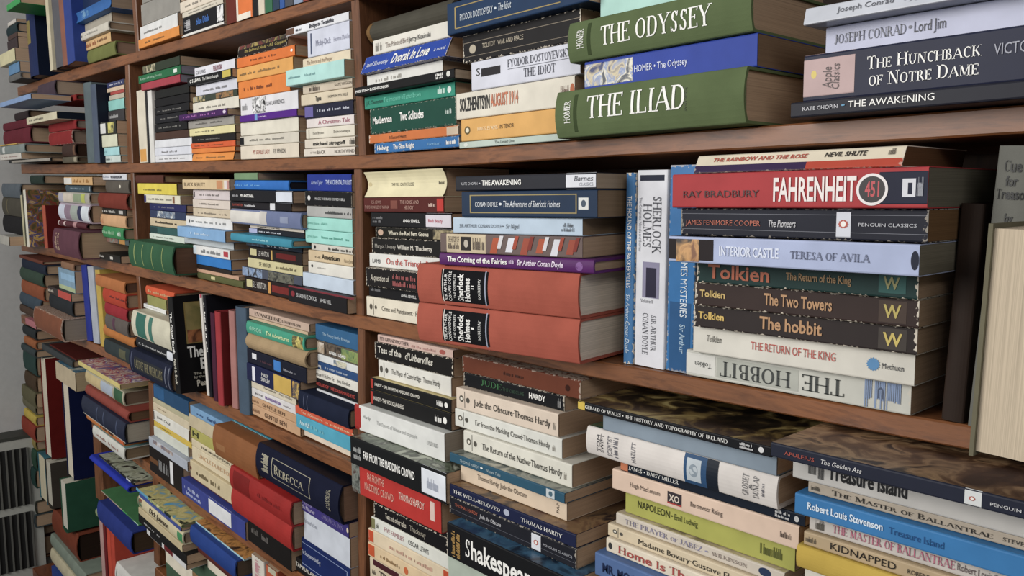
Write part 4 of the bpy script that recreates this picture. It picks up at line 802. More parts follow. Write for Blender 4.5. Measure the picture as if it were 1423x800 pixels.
stack('H', 1070, 830, [
 (922, 1709, 119, '#17181c', 'thin black paperback with gold picture on top', dict(d=.05, tc='art:#16120c,#2a2014,#6a5628,#a08e52', yb=158, t=[('GERALD OF WALES • THE HISTORY AND TOPOGRAPHY OF IRELAND', 952, 1534, .34, .72, Wh, 'r'), ('~', 1584, 1640, .55, .8, '#c9c9c9', 's'), ('~', 1584, 1640, .25, .48, '#c9c9c9', 's')], p=[(922, 950, 0, 1, '#d8b82c'), (1660, 1682, .25, .8, '#d6d6d6')])),
 (1025, 1734, 160, '#8595a4', 'thin slate blue paperback', dict(d=.04, t=[])),
 (955, 1734, 217, '#d6cfc9', 'thick white hardback with portrait on spine', dict(hard=1, d=.04, tc='art:#0f2a22,#2f5a44,#6a5a30,#1a3a34', t=[('TOM', 1000, 1012, .2, .8, '#2a2a34', 's', 'R'), ('SWIFT', 1014, 1026, .2, .85, '#2a2a34', 's', 'R'), ('SCIENTIST', 1042, 1060, .15, .85, '#5a5a64', 's', 'R'), ('~x', 1066, 1084, .15, .85, '#5a5a64', 's', 'R'), ('HAZLITT', 1140, 1156, .15, .85, '#5a5a64', 's', 'R'), ('GROSSET', 1594, 1618, .2, .85, '#4a4a50', 'r', 'R'), ('&', 1622, 1634, .42, .6, '#4a4a50', 'r', 'R'), ('DUNLAP', 1638, 1660, .2, .85, '#4a4a50', 'r', 'R'), ('~', 1672, 1684, .3, .7, '#5a5a64', 's', 'R')], p=[(1354, 1446, .02, .98, '#2a5078', 'portrait'), (1366, 1424, .14, .86, '#b9c3ca', 'portrait'), (1376, 1412, .28, .7, '#8a98a4', 'portrait'), (1446, 1494, .02, .98, '#1c2430')])),
 (1097, 1849, 319, '#17202e', 'black paperback with orange left tip', dict(d=.03, tc='#6a5f54', t=[('JAMES • DAISY MILLER', 1130, 1336, .36, .72, Wh, 'r'), ('~', 1729, 1790, .55, .8, '#c9c9c9', 's'), ('~', 1729, 1790, .22, .46, '#c9c9c9', 's')], p=[(1097, 1126, 0, 1, '#c9764c'), (1806, 1826, .25, .75, '#c9c9c9')])),
 (1063, 1824, 362, '#dcbfa8', 'pale pink paperback', dict(d=.03, t=[('Hugh MacLennan', 1135, 1258, .4, .62, '#4a3c34', 's'), ('Barometer Rising', 1382, 1514, .4, .62, '#4a3c34', 's'), ('XO', 1296, 1338, .34, .64, '#d9c9b8', 'b'), ('~', 1750, 1795, .35, .6, '#4a3c34', 's')], p=[(1288, 1346, .2, .76, '#3c3438'), (1288, 1346, .2, .27, '#b03a34')])),
 (1117, 1809, 432, '#a9a944', 'chartreuse green paperback', dict(d=.022, t=[('NAPOLEON', 1166, 1298, .42, .72, '#23280f', 's'), ('·', 1302, 1310, .4, .7, '#23280f', 'b'), ('Emil Ludwig', 1316, 1412, .44, .68, '#3a4018', 's'), ('~', 1660, 1765, .3, .7, '#5a5e22', 's')])),
 (1078, 1765, 536, '#cbc0b0', 'lilac grey paperback', dict(d=.028, t=[('THE PRAYER of JABEZ', 1115, 1430, .3, .72, '#8a86a4', 'rc'), ('•', 1440, 1455, .35, .65, '#8a86a4', 'b'), ('WILKINSON', 1470, 1614, .36, .66, '#9a8a80', 'r')], tc='art:#a9977c,#c9b896,#8a7a60', p=[(1660, 1712, .2, .85, '#2a3a5a')])),
 (1045, 1745, 592, '#d3c1a0', 'tan paperback with emblems at left', dict(d=.032, t=[('Madame Bovary·Gustave Flaubert', 1168, 1644, .28, .68, '#2c2820', 's')], p=logos(1052))),
 (1038, 1730, 654, '#dccfb8', 'cream paperback with red title', dict(d=.036, t=[('Home Is The North', 1086, 1570, .24, .76, '#a8443c', 'r')], p=[(1046, 1062, .25, .75, '#3a3a3a')])),
 (992, 1700, 733, '#4e6c9e', 'denim blue paperback', dict(d=.045, t=[('MR. MOCTEZUMA', 1022, 1300, .3, .66, '#16264c', 'b')])),
], 'the third stack below the right bay middle shelf', rnd=14, **RB)
stack('G', 540, 845, [
 (388, 1800, 252, '#242838', 'thick navy classic paperback with painting on top', dict(d=.075, L=.2, W=.13, tc='art:#2a1c14,#5a4028,#9a7a54,#1c1512', yb=352, t=[('APULEIUS', 444, 566, .38, .62, '#b04a38', 's'), ('The Golden Ass', 590, 760, .36, .66, '#d3d2d2', 'si'), ('PENGUIN CLASSICS', 1285, 1560, .36, .54, '#c9c9cc', 's')], p=[(1180, 1250, 0, 1, '#d0d3d3', 'white_band')], oval=(1212, .5, '#b5432c'))),
 (478, 1800, 352, '#c3c0bb', 'white paperback titled Treasure Island', dict(d=.045, L=.19, t=[('Treasure Island', 622, 945, .3, .82, K, 'b'), ('~', 540, 572, .3, .75, '#3a3a3a', 's'), ('~x', 580, 604, .2, .8, '#3a3a3a', 's')])),
 (540, 1800, 410, '#b0a28f', 'greyish tan paperback with black capitals', dict(d=.042, L=.19, t=[('The Master of Ballantrae', 636, 1295, .3, .74, '#2a251f', 'rc'), ('STEVENSON', 1335, 1520, .35, .66, '#2a251f', 's'), ('~', 552, 590, .3, .7, '#4a443a', 's')])),
 (485, 1800, 473, '#2c78b4', 'bright blue paperback', dict(d=.05, L=.19, t=[('Robert Louis Stevenson', 536, 845, .4, .72, '#d6e4f0', 'b'), ('Treasure Island', 870, 1095, .36, .66, '#0f4a84', 's')])),
 (545, 1800, 545, '#c0b9b2', 'pale paperback with pink capitals', dict(d=.042, L=.19, t=[('THE MASTER OF BALLANTRAE', 640, 1140, .3, .78, '#b8607a', 'r'), ('Robert Louis Stevenson', 1148, 1420, .34, .74, '#5a4c4c', 's'), ('~', 570, 606, .2, .8, '#4a443a', 's')])),
 (522, 1800, 620, '#b59d78', 'tan paperback with black capitals', dict(d=.046, L=.19, t=[('KIDNAPPED', 628, 900, .3, .78, '#1e1a16', 's'), ('ROBERT LOUIS', 945, 1110, .36, .66, '#2a251f', 's'), ('~', 530, 572, .3, .7, '#4a443a', 's')])),
 (490, 1800, 688, '#c0a02c', 'mustard yellow hardback', dict(hard=1, cloth=1, d=.05, L=.19, t=[])),
 (525, 1800, 772, '#cfcabd', 'off-white paperback', dict(d=.045, L=.19, t=[])),
], 'the near stack below the right bay middle shelf', rnd=15, **RB)
# ================================================================== MIDDLE BAY
# ---- above the upper shelf
stack('M1', 60, 230, [
 (58, 242, -40, '#8d8a82', 'grey paperback', dict()),
 (55, 240, 20, '#908d86', 'thick grey paperback with worn ends', dict(wear=.3)),
 (50, 222, 121, '#d6d7d6', 'white paperback', dict()),
 (42, 230, 178, '#e08a24', 'orange paperback', dict(d=.008)),
], 'the far stack on the middle bay top shelf', base='S1', rnd=21)
stack('M1', 250, 184, [
 (240, 440, -35, '#b39a80', 'tan paperback', dict()),
 (235, 440, 5, '#d9ccb8', 'cream paperback', dict()),
 (245, 440, 58, '#cfc7b4', 'slim cream paperback', dict()),
 (248, 440, 84, '#14161c', 'thick black paperback with blue title', dict(t=[('blue Dick', 310, 370, .35, .7, '#2f6ab8', 'b'), ('~', 255, 282, .2, .8, '#b9b9bd', 's', 'R')], p=[(405, 440, .1, .95, 'art:#15161c,#d9d9d9,#e6e6e6,#1c1c20')])),
 (243, 442, 166, '#d8d6d0', 'white paperback', dict(t=[])),
], 'the second stack on the middle bay top shelf', base='S1', rnd=22)
for (a, b, yt, yb, c, look, kw) in (
 (438, 492, -110, 104, '#6a2f26', 'maroon hardback standing left of the orange book on the top shelf', dict(hard=True, cloth=True)),
 (496, 568, -90, 98, '#e2701c', 'orange and white paperback standing on the middle bay top shelf', dict(p=[(None, None, 0, .14, '#e0d6c6'), (60, 98, .14, 1, '#e6dccb')])),
 (572, 594, -90, 78, '#1c1a1c', 'slim black paperback standing right of the orange one on the top shelf', dict()),
 (597, 624, -80, 70, '#d3c7b0', 'slim cream paperback standing right of the black one on the top shelf', dict()),
 (627, 660, -95, 60, '#2c6a48', 'green paperback standing on the middle bay top shelf', dict()),
 (663, 692, -100, 50, '#2b4058', 'dark slate blue paperback standing right of the green one on the top shelf', dict()),
 (695, 716, -90, 40, '#2c58a0', 'slim bright blue paperback standing on the middle bay top shelf', dict()),
 (719, 755, -80, 30, '#4a4c54', 'grey black paperback standing right of the bright blue one on the top shelf', dict()),
 (759, 800, -80, 15, '#8a9ab4', 'pale blue paperback standing near the right end of the middle top shelf', dict()),
 (803, 850, -95, -5, '#8a3a30', 'dark red paperback standing near the divider on the middle top shelf', dict()),
 (853, 905, -95, -20, '#c9bfae', 'beige paperback standing nearest the divider on the middle top shelf', dict())):
    upright('M1', a, b, yt, yb, c, look, base='S1', W=.12, **kw)
# ---- upper shelf
for (a, b, yt, yb, c, look, kw) in (
 (48, 84, 418, 750, '#d6cdb8', 'tall cream paperback with orange foot standing at the left end of the upper middle shelf', dict(p=[(690, 748, 0, 1, '#d99a3c')])),
 (86, 95, 420, 750, '#2a2a2c', 'very thin black booklet standing between two pale books on the upper middle shelf', dict()),
 (97, 116, 420, 750, '#d8d6d0', 'thin white booklet standing left of the black paperback stack on the upper middle shelf', dict())):
    upright('M1', a, b, yt, yb, c, look, base='S2', W=.12, d=-.002, **kw)
stack('M1', 130, 404, [
 (62, 232, 286, '#2f3a2c', 'dark mottled paperback', dict(t=[], p=[(62, 120, .1, .9, 'art:#8a8a5a,#3a3a2a,#b9b08a')])),
 (42, 236, 328, '#156b3f', 'dark green paperback with white dot', dict(pc='#8d8896', t=[('Rudyard Kipling Stories', 50, 150, .38, .62, '#a9d0b4', 's')], p=[(204, 220, .3, .7, '#dfe6df')])),
 (38, 234, 368, '#a83a48', 'crimson paperback', dict(pc='#8d8896', t=[])),
], 'the crosswise pile on the upper middle shelf', d=.004, rnd=23)
stack('M1', 200, 750, [
 (116, 276, 402, '#1d1f1e', 'black green classic paperback', dict()), (116, 277, 444, '#17171a', 'black classic paperback', dict()),
 (116, 275, 484, '#1a1a1e', 'black classic paperback', dict()), (118, 274, 522, '#1b1c22', 'black classic paperback', dict()),
 (116, 272, 564, '#19191c', 'black classic paperback', dict()), (120, 274, 606, '#4a3228', 'dark brown paperback', dict(t=[])),
 (118, 290, 642, '#d7d9de', 'white paperback', dict()), (118, 290, 680, '#d3d6e0', 'white paperback', dict()), (118, 290, 718, '#d9dade', 'white paperback', dict()),
], 'the first stack on the upper middle shelf', base='S2', d=-.004, rnd=24)
stack('M1', 310, 745, [
 (302, 488, 314, '#d8d8e0', 'white paperback with purple title', dict(t=[('C.S. LEWIS', 308, 352, .3, .65, '#3a3c4a', 's'), ('PERELANDRA', 388, 428, .28, .75, '#8a4a5a', 'b')])),
 (268, 472, 352, '#17181a', 'black paperback with yellow badge', dict(d=.01, t=[('C S LEWIS', 280, 330, .3, .68, Wh, 'b'), ('The Hideous Strength', 338, 412, .3, .68, Wh, 's')], p=[(430, 468, .1, .9, '#c9b43a')])),
 (308, 502, 398, '#cfd0dc', 'lilac white paperback', dict()),
 (294, 500, 447, '#3c4438', 'pictorial dark paperback', dict(p=[(294, 350, .05, .95, 'art:#5a8ab0,#b9a46a,#2a3a2a'), (400, 480, .05, .95, 'art:#3a4a2a,#a0703a,#1c1c1c')], t=[])),
 (294, 508, 475, '#d9d3c3', 'cream paperback', dict()),
 (230, 450, 520, '#46205c', 'purple paperback jutting left', dict(d=.012, t=[('~', 245, 400, .35, .65, '#a05aa8', 's')], p=[(432, 446, .25, .75, '#d9c9e0')])),
 (272, 484, 556, '#9a968f', 'grey paperback', dict()),
 (278, 488, 594, '#dcd296', 'pale yellow paperback', dict()),
 (290, 490, 630, '#1f1c1c', 'black paperback', dict()),
 (285, 490, 662, '#d9581a', 'red orange paperback', dict()),
 (288, 488, 688, '#e07c1c', 'bright orange paperback', dict(t=[])),
 (288, 478, 710, '#e28a24', 'orange paperback with sloping end', dict(sl=.004)),
], 'the second stack on the upper middle shelf', base='S2', rnd=25)
stack('M1', 525, 742, [
 (498, 762, 206, '#221a18', 'dark pictorial paperback', dict(wear=.8, sl=.004, p=[(500, 760, .65, .95, 'art:#7a2a1c,#1a1414,#a08a3a')], t=[('the Balmoral Nude • A.E. Coppard', 530, 720, .3, .55, '#b9a44a', 's')])),
 (498, 765, 264, '#e07010', 'orange paperback with white dot', dict(t=[('~', 560, 680, .4, .6, '#8a4210', 's')], p=[(745, 756, .4, .65, Wh)])),
 (490, 756, 312, '#e0a044', 'light orange paperback', dict()),
 (505, 742, 376, '#e27c18', 'orange paperback below the light orange one', dict(t=[('~', 530, 660, .4, .6, '#8a4210', 's')])),
 (515, 780, 456, '#d9d8dc', 'white paperback with black scribble design', dict(p=[(568, 630, .05, .95, 'art:#17171a,#e0e0e0,#17171a,#e6e6e6')], t=[('D.H. LAWRENCE', 635, 718, .4, .62, '#55555a', 's'), ('~', 522, 545, .3, .7, '#8a8a8a', 's')])),
 (510, 774, 534, '#56208a', 'purple paperback with blue mark', dict(d=.006, t=[('~', 595, 640, .4, .6, '#c9b4dc', 's')], p=[(580, 592, 0, 1, '#6a9ad0')])),
 (515, 782, 568, '#dad4c2', 'cream paperback', dict()),
 (512, 784, 630, '#cfc8b8', 'cream paperback with black left tip', dict(p=[(512, 530, 0, 1, K)])),
 (515, 784, 676, '#d9cdb9', 'thick cream paperback with red title', dict(t=[('MY SCARLET LADY', 572, 650, .35, .65, '#b05a48', 's'), ('E.F. BENSON', 668, 722, .35, .65, '#4a4440', 's')])),
], 'the third stack on the upper middle shelf', base='S2', rnd=26)
stack('M1', 830, 736, [
 (725, 1034, 104, '#dcdde2', 'slim white paperback with brown square', dict(yb=143, d=.0, t=[('~', 770, 796, .3, .6, '#4a4a55', 's'), ('Bridge to Terabithia', 832, 946, .28, .75, '#3a3c48', 'bi')], p=[(725, 762, 0, 1, '#6a4a3a')])),
 (825, 1034, 166, '#c9cddd', 'thick pale lilac paperback', dict(t=[('Moby-Dick', 862, 932, .36, .58, '#8a8ca4', 's'), ('Herman Melville', 945, 1018, .38, .55, '#9a9cb0', 's')], p=[(838, 844, 0, 1, '#4a5470')])),
 (803, 1036, 268, '#d9c9ac', 'slim tan paperback', dict(t=[('The Prince and the Pauper', 822, 940, .3, .7, '#8a6a50', 's')])),
 (724, 1036, 304, '#a9d8d2', 'wide turquoise paperback', dict(d=.012, t=[('~', 735, 790, .42, .56, '#6a9a9c', 's'), ('~x', 812, 860, .42, .56, '#6a9a9c', 's')])),
 (803, 1038, 392, '#cbbca6', 'beige paperback', dict(t=[('~', 830, 880, .2, .8, '#5a4c40', 'b'), ('KATE WIGGIN', 950, 1030, .36, .66, '#5a4c40', 's')])),
 (795, 1040, 434, '#d3c4a8', 'cream paperback with black left word', dict(t=[('Typee', 862, 888, .3, .7, '#2c2822', 'b'), ('HERMAN MELVILLE', 920, 1012, .4, .62, '#4a443a', 's')])),
 (812, 1040, 488, '#22243a', 'navy paperback with lilac left end', dict(t=[('~', 860, 1020, .42, .6, '#b9bccb', 's')], p=[(812, 850, 0, 1, '#6a62a4')])),
 (820, 1042, 550, '#dcd2cf', 'white paperback with pink script', dict(t=[('A Christmas Tale', 875, 1022, .3, .72, '#b05a70', 'i')])),
 (818, 1044, 594, '#d9d2c0', 'cream paperback with thin black line', dict(t=[('Tom Brown', 848, 900, .38, .62, '#6a6458', 's'), ('Schooldays', 945, 1022, .38, .62, '#6a6458', 's')], p=[(830, 833, 0, 1, '#4a463c')])),
 (812, 1044, 644, '#d6ccbb', 'cream paperback with bold black title', dict(t=[('michael strogoff', 850, 1000, .28, .66, '#2c2822', 'b'), ('~', 1020, 1044, .2, .8, '#3a342c', 'b')])),
 (808, 1044, 688, '#d9cfc2', 'cream paperback with grey title', dict(t=[('AT THE', 838, 866, .36, .6, '#6a6058', 's'), ('BACK', 868, 908, .3, .7, '#6a6058', 's'), ('NORTH WIND', 950, 1042, .3, .7, '#6a6058', 's')])),
], 'the near stack on the upper middle shelf', base='S2', rnd=27)
# ---- middle shelf
stack('M2', 110, 588, [
 (30, 168, 84, '#5a342a', 'brown cloth hardback', dict(hard=1, cloth=1, t=[])),
 (42, 238, 126, '#dcc814', 'bright yellow paperback', dict(pc='#8a7460')),
 (75, 256, 182, '#d8d3bc', 'cream paperback with blue left tip', dict(p=[(75, 84, 0, 1, '#3a3a7a'), (218, 228, 0, 1, '#8a5a3a')])),
 (102, 286, 226, '#262a5c', 'navy paperback', dict()),
 (105, 284, 260, '#2f3c5c', 'dark blue pictorial paperback', dict(p=[(140, 230, .1, .95, 'art:#8aa0b4,#3a4a6a,#c9d0d0')], t=[])),
 (105, 288, 298, '#c9b794', 'tan paperback', dict(t=[('~', 125, 240, .4, .66, '#4a4030', 's')])),
 (105, 250, 340, '#2c5a58', 'dark teal paperback', dict(t=[], p=[(105, 140, 0, 1, '#1f3f40')])),
 (102, 284, 376, '#cdd8cc', 'pale mint paperback', dict()),
 (-6, 214, 430, '#2f5a3e', 'fat green cloth hardback jutting out', dict(hard=1, cloth=1, d=.05, W=.15, pc='#6a4a34', t=[], p=[(20, 24, 0, 1, '#8a9a5a'), (60, 63, 0, 1, '#8a9a5a'), (108, 111, 0, 1, '#8a9a5a'), (160, 163, 0, 1, '#8a9a5a')])),
 (30, 250, 548, '#a8842c', 'thin mustard and maroon booklet', dict(d=.02, t=[], p=[(190, 250, 0, 1, 'art:#7a2a2c,#a84a5a,#4a1c20')])),
], 'the far stack on the middle bay middle shelf', base='S3', rnd=31)
stack('M2', 350, 600, [
 (268, 503, 106, '#d3b98c', 'tan paperback with orange right end', dict(d=.01, t=[('BLACK BEAUTY', 276, 382, .3, .68, '#8a7454', 's')], p=[(440, 470, .1, .9, '#c98a5a'), (478, 492, .1, .9, '#d9d0cc'), (492, 503, 0, 1, '#c08a80')])),
 (322, 506, 157, '#cfc3c4', 'lilac cream paperback', dict(p=[(326, 330, .2, .8, '#3a3034')])),
 (320, 508, 207, '#d3c6ba', 'pinkish cream paperback', dict()),
 (322, 542, 250, '#c9b99e', 'beige paperback', dict()),
 (286, 520, 294, '#dadad8', 'thick white paperback', dict(d=.006, t=[('~', 312, 490, .42, .62, '#8a8c8c', 's')], p=[(300, 306, .3, .7, '#3a3c40')])),
 (242, 482, 352, '#7aa8d4', 'light blue paperback jutting left', dict(d=.02, t=[('~', 300, 400, .4, .6, '#b9d4ec', 's')])),
 (278, 526, 400, '#b4bcc0', 'pale grey paperback', dict()),
 (262, 505, 440, '#dcdcda', 'white paperback with red square', dict(d=.006, p=[(262, 338, 0, 1, '#c9d8e0'), (475, 498, .25, .8, '#b83a44')], t=[('~', 362, 460, .3, .7, '#8a8c8e', 's')])),
 (265, 512, 484, '#1f78c4', 'strong blue paperback with white left end', dict(p=[(265, 328, 0, 1, '#d9dee4')], t=[('~', 272, 322, .4, .6, '#4a5a6a', 's')])),
 (282, 512, 535, '#2c2420', 'thin dark paperback with white left tip', dict(p=[(282, 322, 0, 1, '#dcd0c0')], t=[])),
 (325, 552, 556, '#c49a7c', 'thin pinkish tan paperback', dict(t=[])),
 (338, 572, 574, '#5a5c34', 'olive green hardback with gilt mark', dict(hard=1, cloth=1, t=[], p=[(412, 432, .3, .75, '#c9c08a')])),
], 'the second stack on the middle bay middle shelf', base='S3', rnd=32)
stack('M2', 620, 660, [
 (478, 646, 72, '#6f9068', 'thin sage green booklet', dict(t=[], d=.0)),
 (500, 802, 110, '#1c6cc0', 'bright blue hardback', dict(hard=1, t=[('~', 520, 660, .4, .58, '#5aa0dc', 's')], pc='#2c2a34')),
 (505, 822, 160, '#191a20', 'black paperback with white sticker', dict(d=.006, t=[('MY ANTONIA', 560, 628, .38, .62, Wh, 'b'), ('~', 512, 552, .4, .6, '#9a9aa0', 's')], p=[(740, 822, 0, 1, '#d3dae6', 'sticker')])),
 (510, 816, 219, '#1f1d22', 'black paperback with red author name', dict(t=[('D.H. FORESTER', 520, 572, .35, .65, '#c04a3a', 's'), ('~', 582, 640, .35, .6, '#c9c9cc', 's')], p=[(710, 735, .05, .95, '#d9dbe0')])),
 (508, 862, 260, '#6a769c', 'wrinkled white and slate blue hardback', dict(hard=1, d=.012, t=[], p=[(508, 655, 0, 1, '#d0ccc4'), (655, 690, .1, .95, '#c3beb8'), (760, 800, .3, .7, '#8a94b0')])),
 (610, 882, 334, '#cfc3b4', 'thin cream paperback', dict(t=[('~', 640, 760, .3, .7, '#5a5048', 's')])),
 (605, 882, 350, '#20222a', 'black paperback with lilac left end', dict(p=[(605, 645, 0, 1, '#a9b0d4')], t=[('~', 655, 770, .35, .65, '#c3c6cf', 'b')])),
 (510, 818, 388, '#2a8aa4', 'slim teal hardback jutting left', dict(hard=1, d=.025, t=[('~', 620, 700, .4, .62, '#8ad0dc', 's')])),
 (590, 872, 418, '#1c2a3a', 'dark pictorial paperback', dict(p=[(590, 680, 0, 1, 'art:#1c3a5a,#0f1a28,#3a5a7a')], t=[('~', 690, 810, .35, .65, '#c9ced6', 's')])),
 (602, 870, 444, '#231c1c', 'black paperback with cream emblem', dict(p=[(610, 642, .25, .8, '#c9c08a'), (715, 722, .1, .9, '#c9a04a'), (740, 840, .3, .75, '#6a1c1c')], t=[('S.E. HINTON', 650, 705, .3, .7, '#c9c4bc', 's')])),
 (598, 876, 503, '#c9c08e', 'khaki yellow paperback', dict(t=[('S.E. HINTON', 655, 715, .3, .72, '#2c2a20', 's'), ('~', 740, 850, .35, .65, '#7a7250', 's')])),
 (570, 872, 552, '#4a5060', 'pictorial grey paperback', dict(p=[(570, 670, .05, .95, 'art:#4a6a9a,#8aa0c0,#2a2c34'), (700, 830, .05, .95, 'art:#2a2a2a,#6a6a5a,#1c1c1c')], t=[])),
 (585, 872, 600, '#241a1a', 'black and red paperback with gold rule', dict(p=[(592, 620, .25, .8, '#c9c08a'), (700, 714, .1, .9, '#c9903a'), (720, 850, .25, .75, '#7a2420')], t=[('S.E. HINTON', 625, 692, .3, .75, '#c9c4bc', 's')])),
], 'the third stack on the middle bay middle shelf', base='S3', rnd=33)
stack('M2', 920, 728, [
 (898, 1128, 80, '#1f3590', 'royal blue paperback', dict(t=[('Anne Tyler', 918, 978, .4, .62, '#a9b8e4', 'si'), ('THE ACCIDENTAL TOURIST', 992, 1124, .4, .66, '#c9d4f0', 's')])),
 (886, 1130, 165, '#16171a', 'thick black paperback with white emblem', dict(wear=.3, p=[(900, 914, .35, .72, '#d9d9d9')], t=[('MAGIC THE BRASS COMEDY BELL', 938, 1090, .42, .58, '#d3d3d3', 's')])),
 (884, 1130, 240, '#a9a9a6', 'grey paperback', dict(t=[('~', 990, 1120, .35, .62, '#4a4c4c', 's')])),
 (886, 1130, 295, '#93d4c8', 'turquoise paperback above its twin', dict(t=[('James Joyce', 900, 958, .42, .6, '#5aa898', 's'), ('~', 968, 1000, .42, .6, '#5aa898', 's')])),
 (886, 1130, 358, '#93d6cb', 'turquoise paperback below its twin', dict(t=[('James Joyce', 900, 950, .42, .6, '#5aa898', 's'), ('~', 965, 1110, .42, .6, '#5aa898', 's')])),
 (920, 1132, 428, '#cbc6ba', 'slim pale paperback', dict(t=[('~', 1005, 1130, .3, .7, '#4a4640', 'b')], p=[(932, 942, .2, .8, '#2a2a2a')])),
 (904, 1134, 462, '#d0b992', 'tan paperback titled American', dict(t=[('THE', 935, 965, .3, .5, '#4a3c28', 's'), ('American', 972, 1062, .32, .74, '#2f2618', 'b'), ('Henry James', 1085, 1132, .3, .6, '#6a5638', 's')])),
 (904, 1134, 518, '#d9d6cc', 'white paperback', dict(p=[(918, 928, .5, .75, '#3a3a3a')], t=[('~', 950, 990, .5, .62, '#a9a6a0', 's')])),
 (876, 1134, 580, '#bccbdc', 'thick pale blue paperback', dict(t=[])),
 (803, 1134, 662, '#1c1a1d', 'long black paperback with red line', dict(d=.012, p=[(803, 1134, .9, 1, '#7a2a34'), (815, 835, .35, .7, '#8a2a34')], t=[('SUSANNAH\'S CHOICE', 845, 945, .38, .62, '#c9c9c9', 's'), ('JAMES HILL', 962, 1020, .38, .6, '#c9c9c9', 's')])),
], 'the near stack on the middle bay middle shelf', base='S3', rnd=34)
# ---- third shelf
stack('M3', 130, 490, [
 (74, 205, 70, '#d0542a', 'orange cloth hardback', dict(hard=1, cloth=1, t=[('~', 85, 190, .35, .65, '#d9a06a', 's')])),
 (82, 170, 112, '#8f8f4c', 'olive yellow paperback', dict(t=[])),
 (66, 168, 158, '#d9dad8', 'white paperback', dict(t=[('~', 80, 140, .5, .62, '#9a9c9a', 's')])),
 (8, 186, 212, '#c9c4ac', 'fat cream hardback with green bands', dict(hard=1, d=.035, W=.14, t=[], p=[(28, 70, .04, .96, '#2c6a5c'), (86, 102, .04, .96, '#3a7466')])),
 (30, 200, 335, '#1a1c22', 'black hardback with white right end', dict(hard=1, d=.032, t=[('C. Sutherland Hulme', 42, 170, .42, .6, '#d9d9d9', 's')], p=[(172, 200, 0, 1, '#d3d8e0')])),
 (-4, 186, 406, '#1f2438', 'dark navy hardback with gilt panel', dict(hard=1, cloth=1, d=.05, W=.14, t=[('LAST OF THE MOHICANS', 22, 150, .32, .66, '#8a825c', 'r')], p=[(20, 152, .22, .76, '#2c2f34'), (4, 8, 0, 1, '#4a5068'), (160, 164, 0, 1, '#6a6f80'), (176, 180, 0, 1, '#6a6f80')])),
], 'the far stack on the middle bay third shelf', rnd=41, base='S4')
# the leaning paperback whose black front cover faces right
ge = upright('M3', 214, 237, 116, 546, '#141416', 'black paperback leaning left, its front cover with a painted field in view', base='S4', d=.042, W=.115, lean=-7.0, tc='#121214',
        t=[('The Good Earth', 190, 380, .3, .7, Wh, 'b'), ('Pearl S. Buck', 400, 520, .3, .7, '#c9c4b4', 'b')])
for (a, b, yt, yb, c, look, kw) in (
 (358, 368, 86, 545, '#d3cdc6', 'thin white paperback with pink head leaning beside the black leaning book', dict(lean=-5, d=.0, W=.09, p=[(86, 118, .3, 1, '#b8445a')])),
 (371, 382, 92, 540, '#1a1a22', 'thin black paperback with white print leaning right of the thin white one', dict(lean=-4, d=.0, W=.09, t=[('~', 140, 400, .3, .7, Wh, 's')])),
 (386, 404, 182, 590, '#4a2236', 'plum cloth hardback standing left of the bright red one on the third shelf', dict(hard=True, cloth=True, d=.006)),
 (406, 430, 176, 612, '#9f3238', 'bright red cloth hardback standing on the middle bay third shelf', dict(hard=True, cloth=True, d=.012, tc='#6d1c1c', W=.12)),
 (470, 496, 172, 608, '#a4706a', 'faded pink cloth hardback standing on the middle bay third shelf', dict(hard=True, cloth=True, d=.0)),
 (499, 546, 156, 622, '#46586a', 'slate blue cloth hardback standing right of the faded pink one', dict(hard=True, cloth=True, d=.005))):
    kw.setdefault('W', .12)
    upright('M3', a, b, yt, yb, c, look, base='S4', **kw)
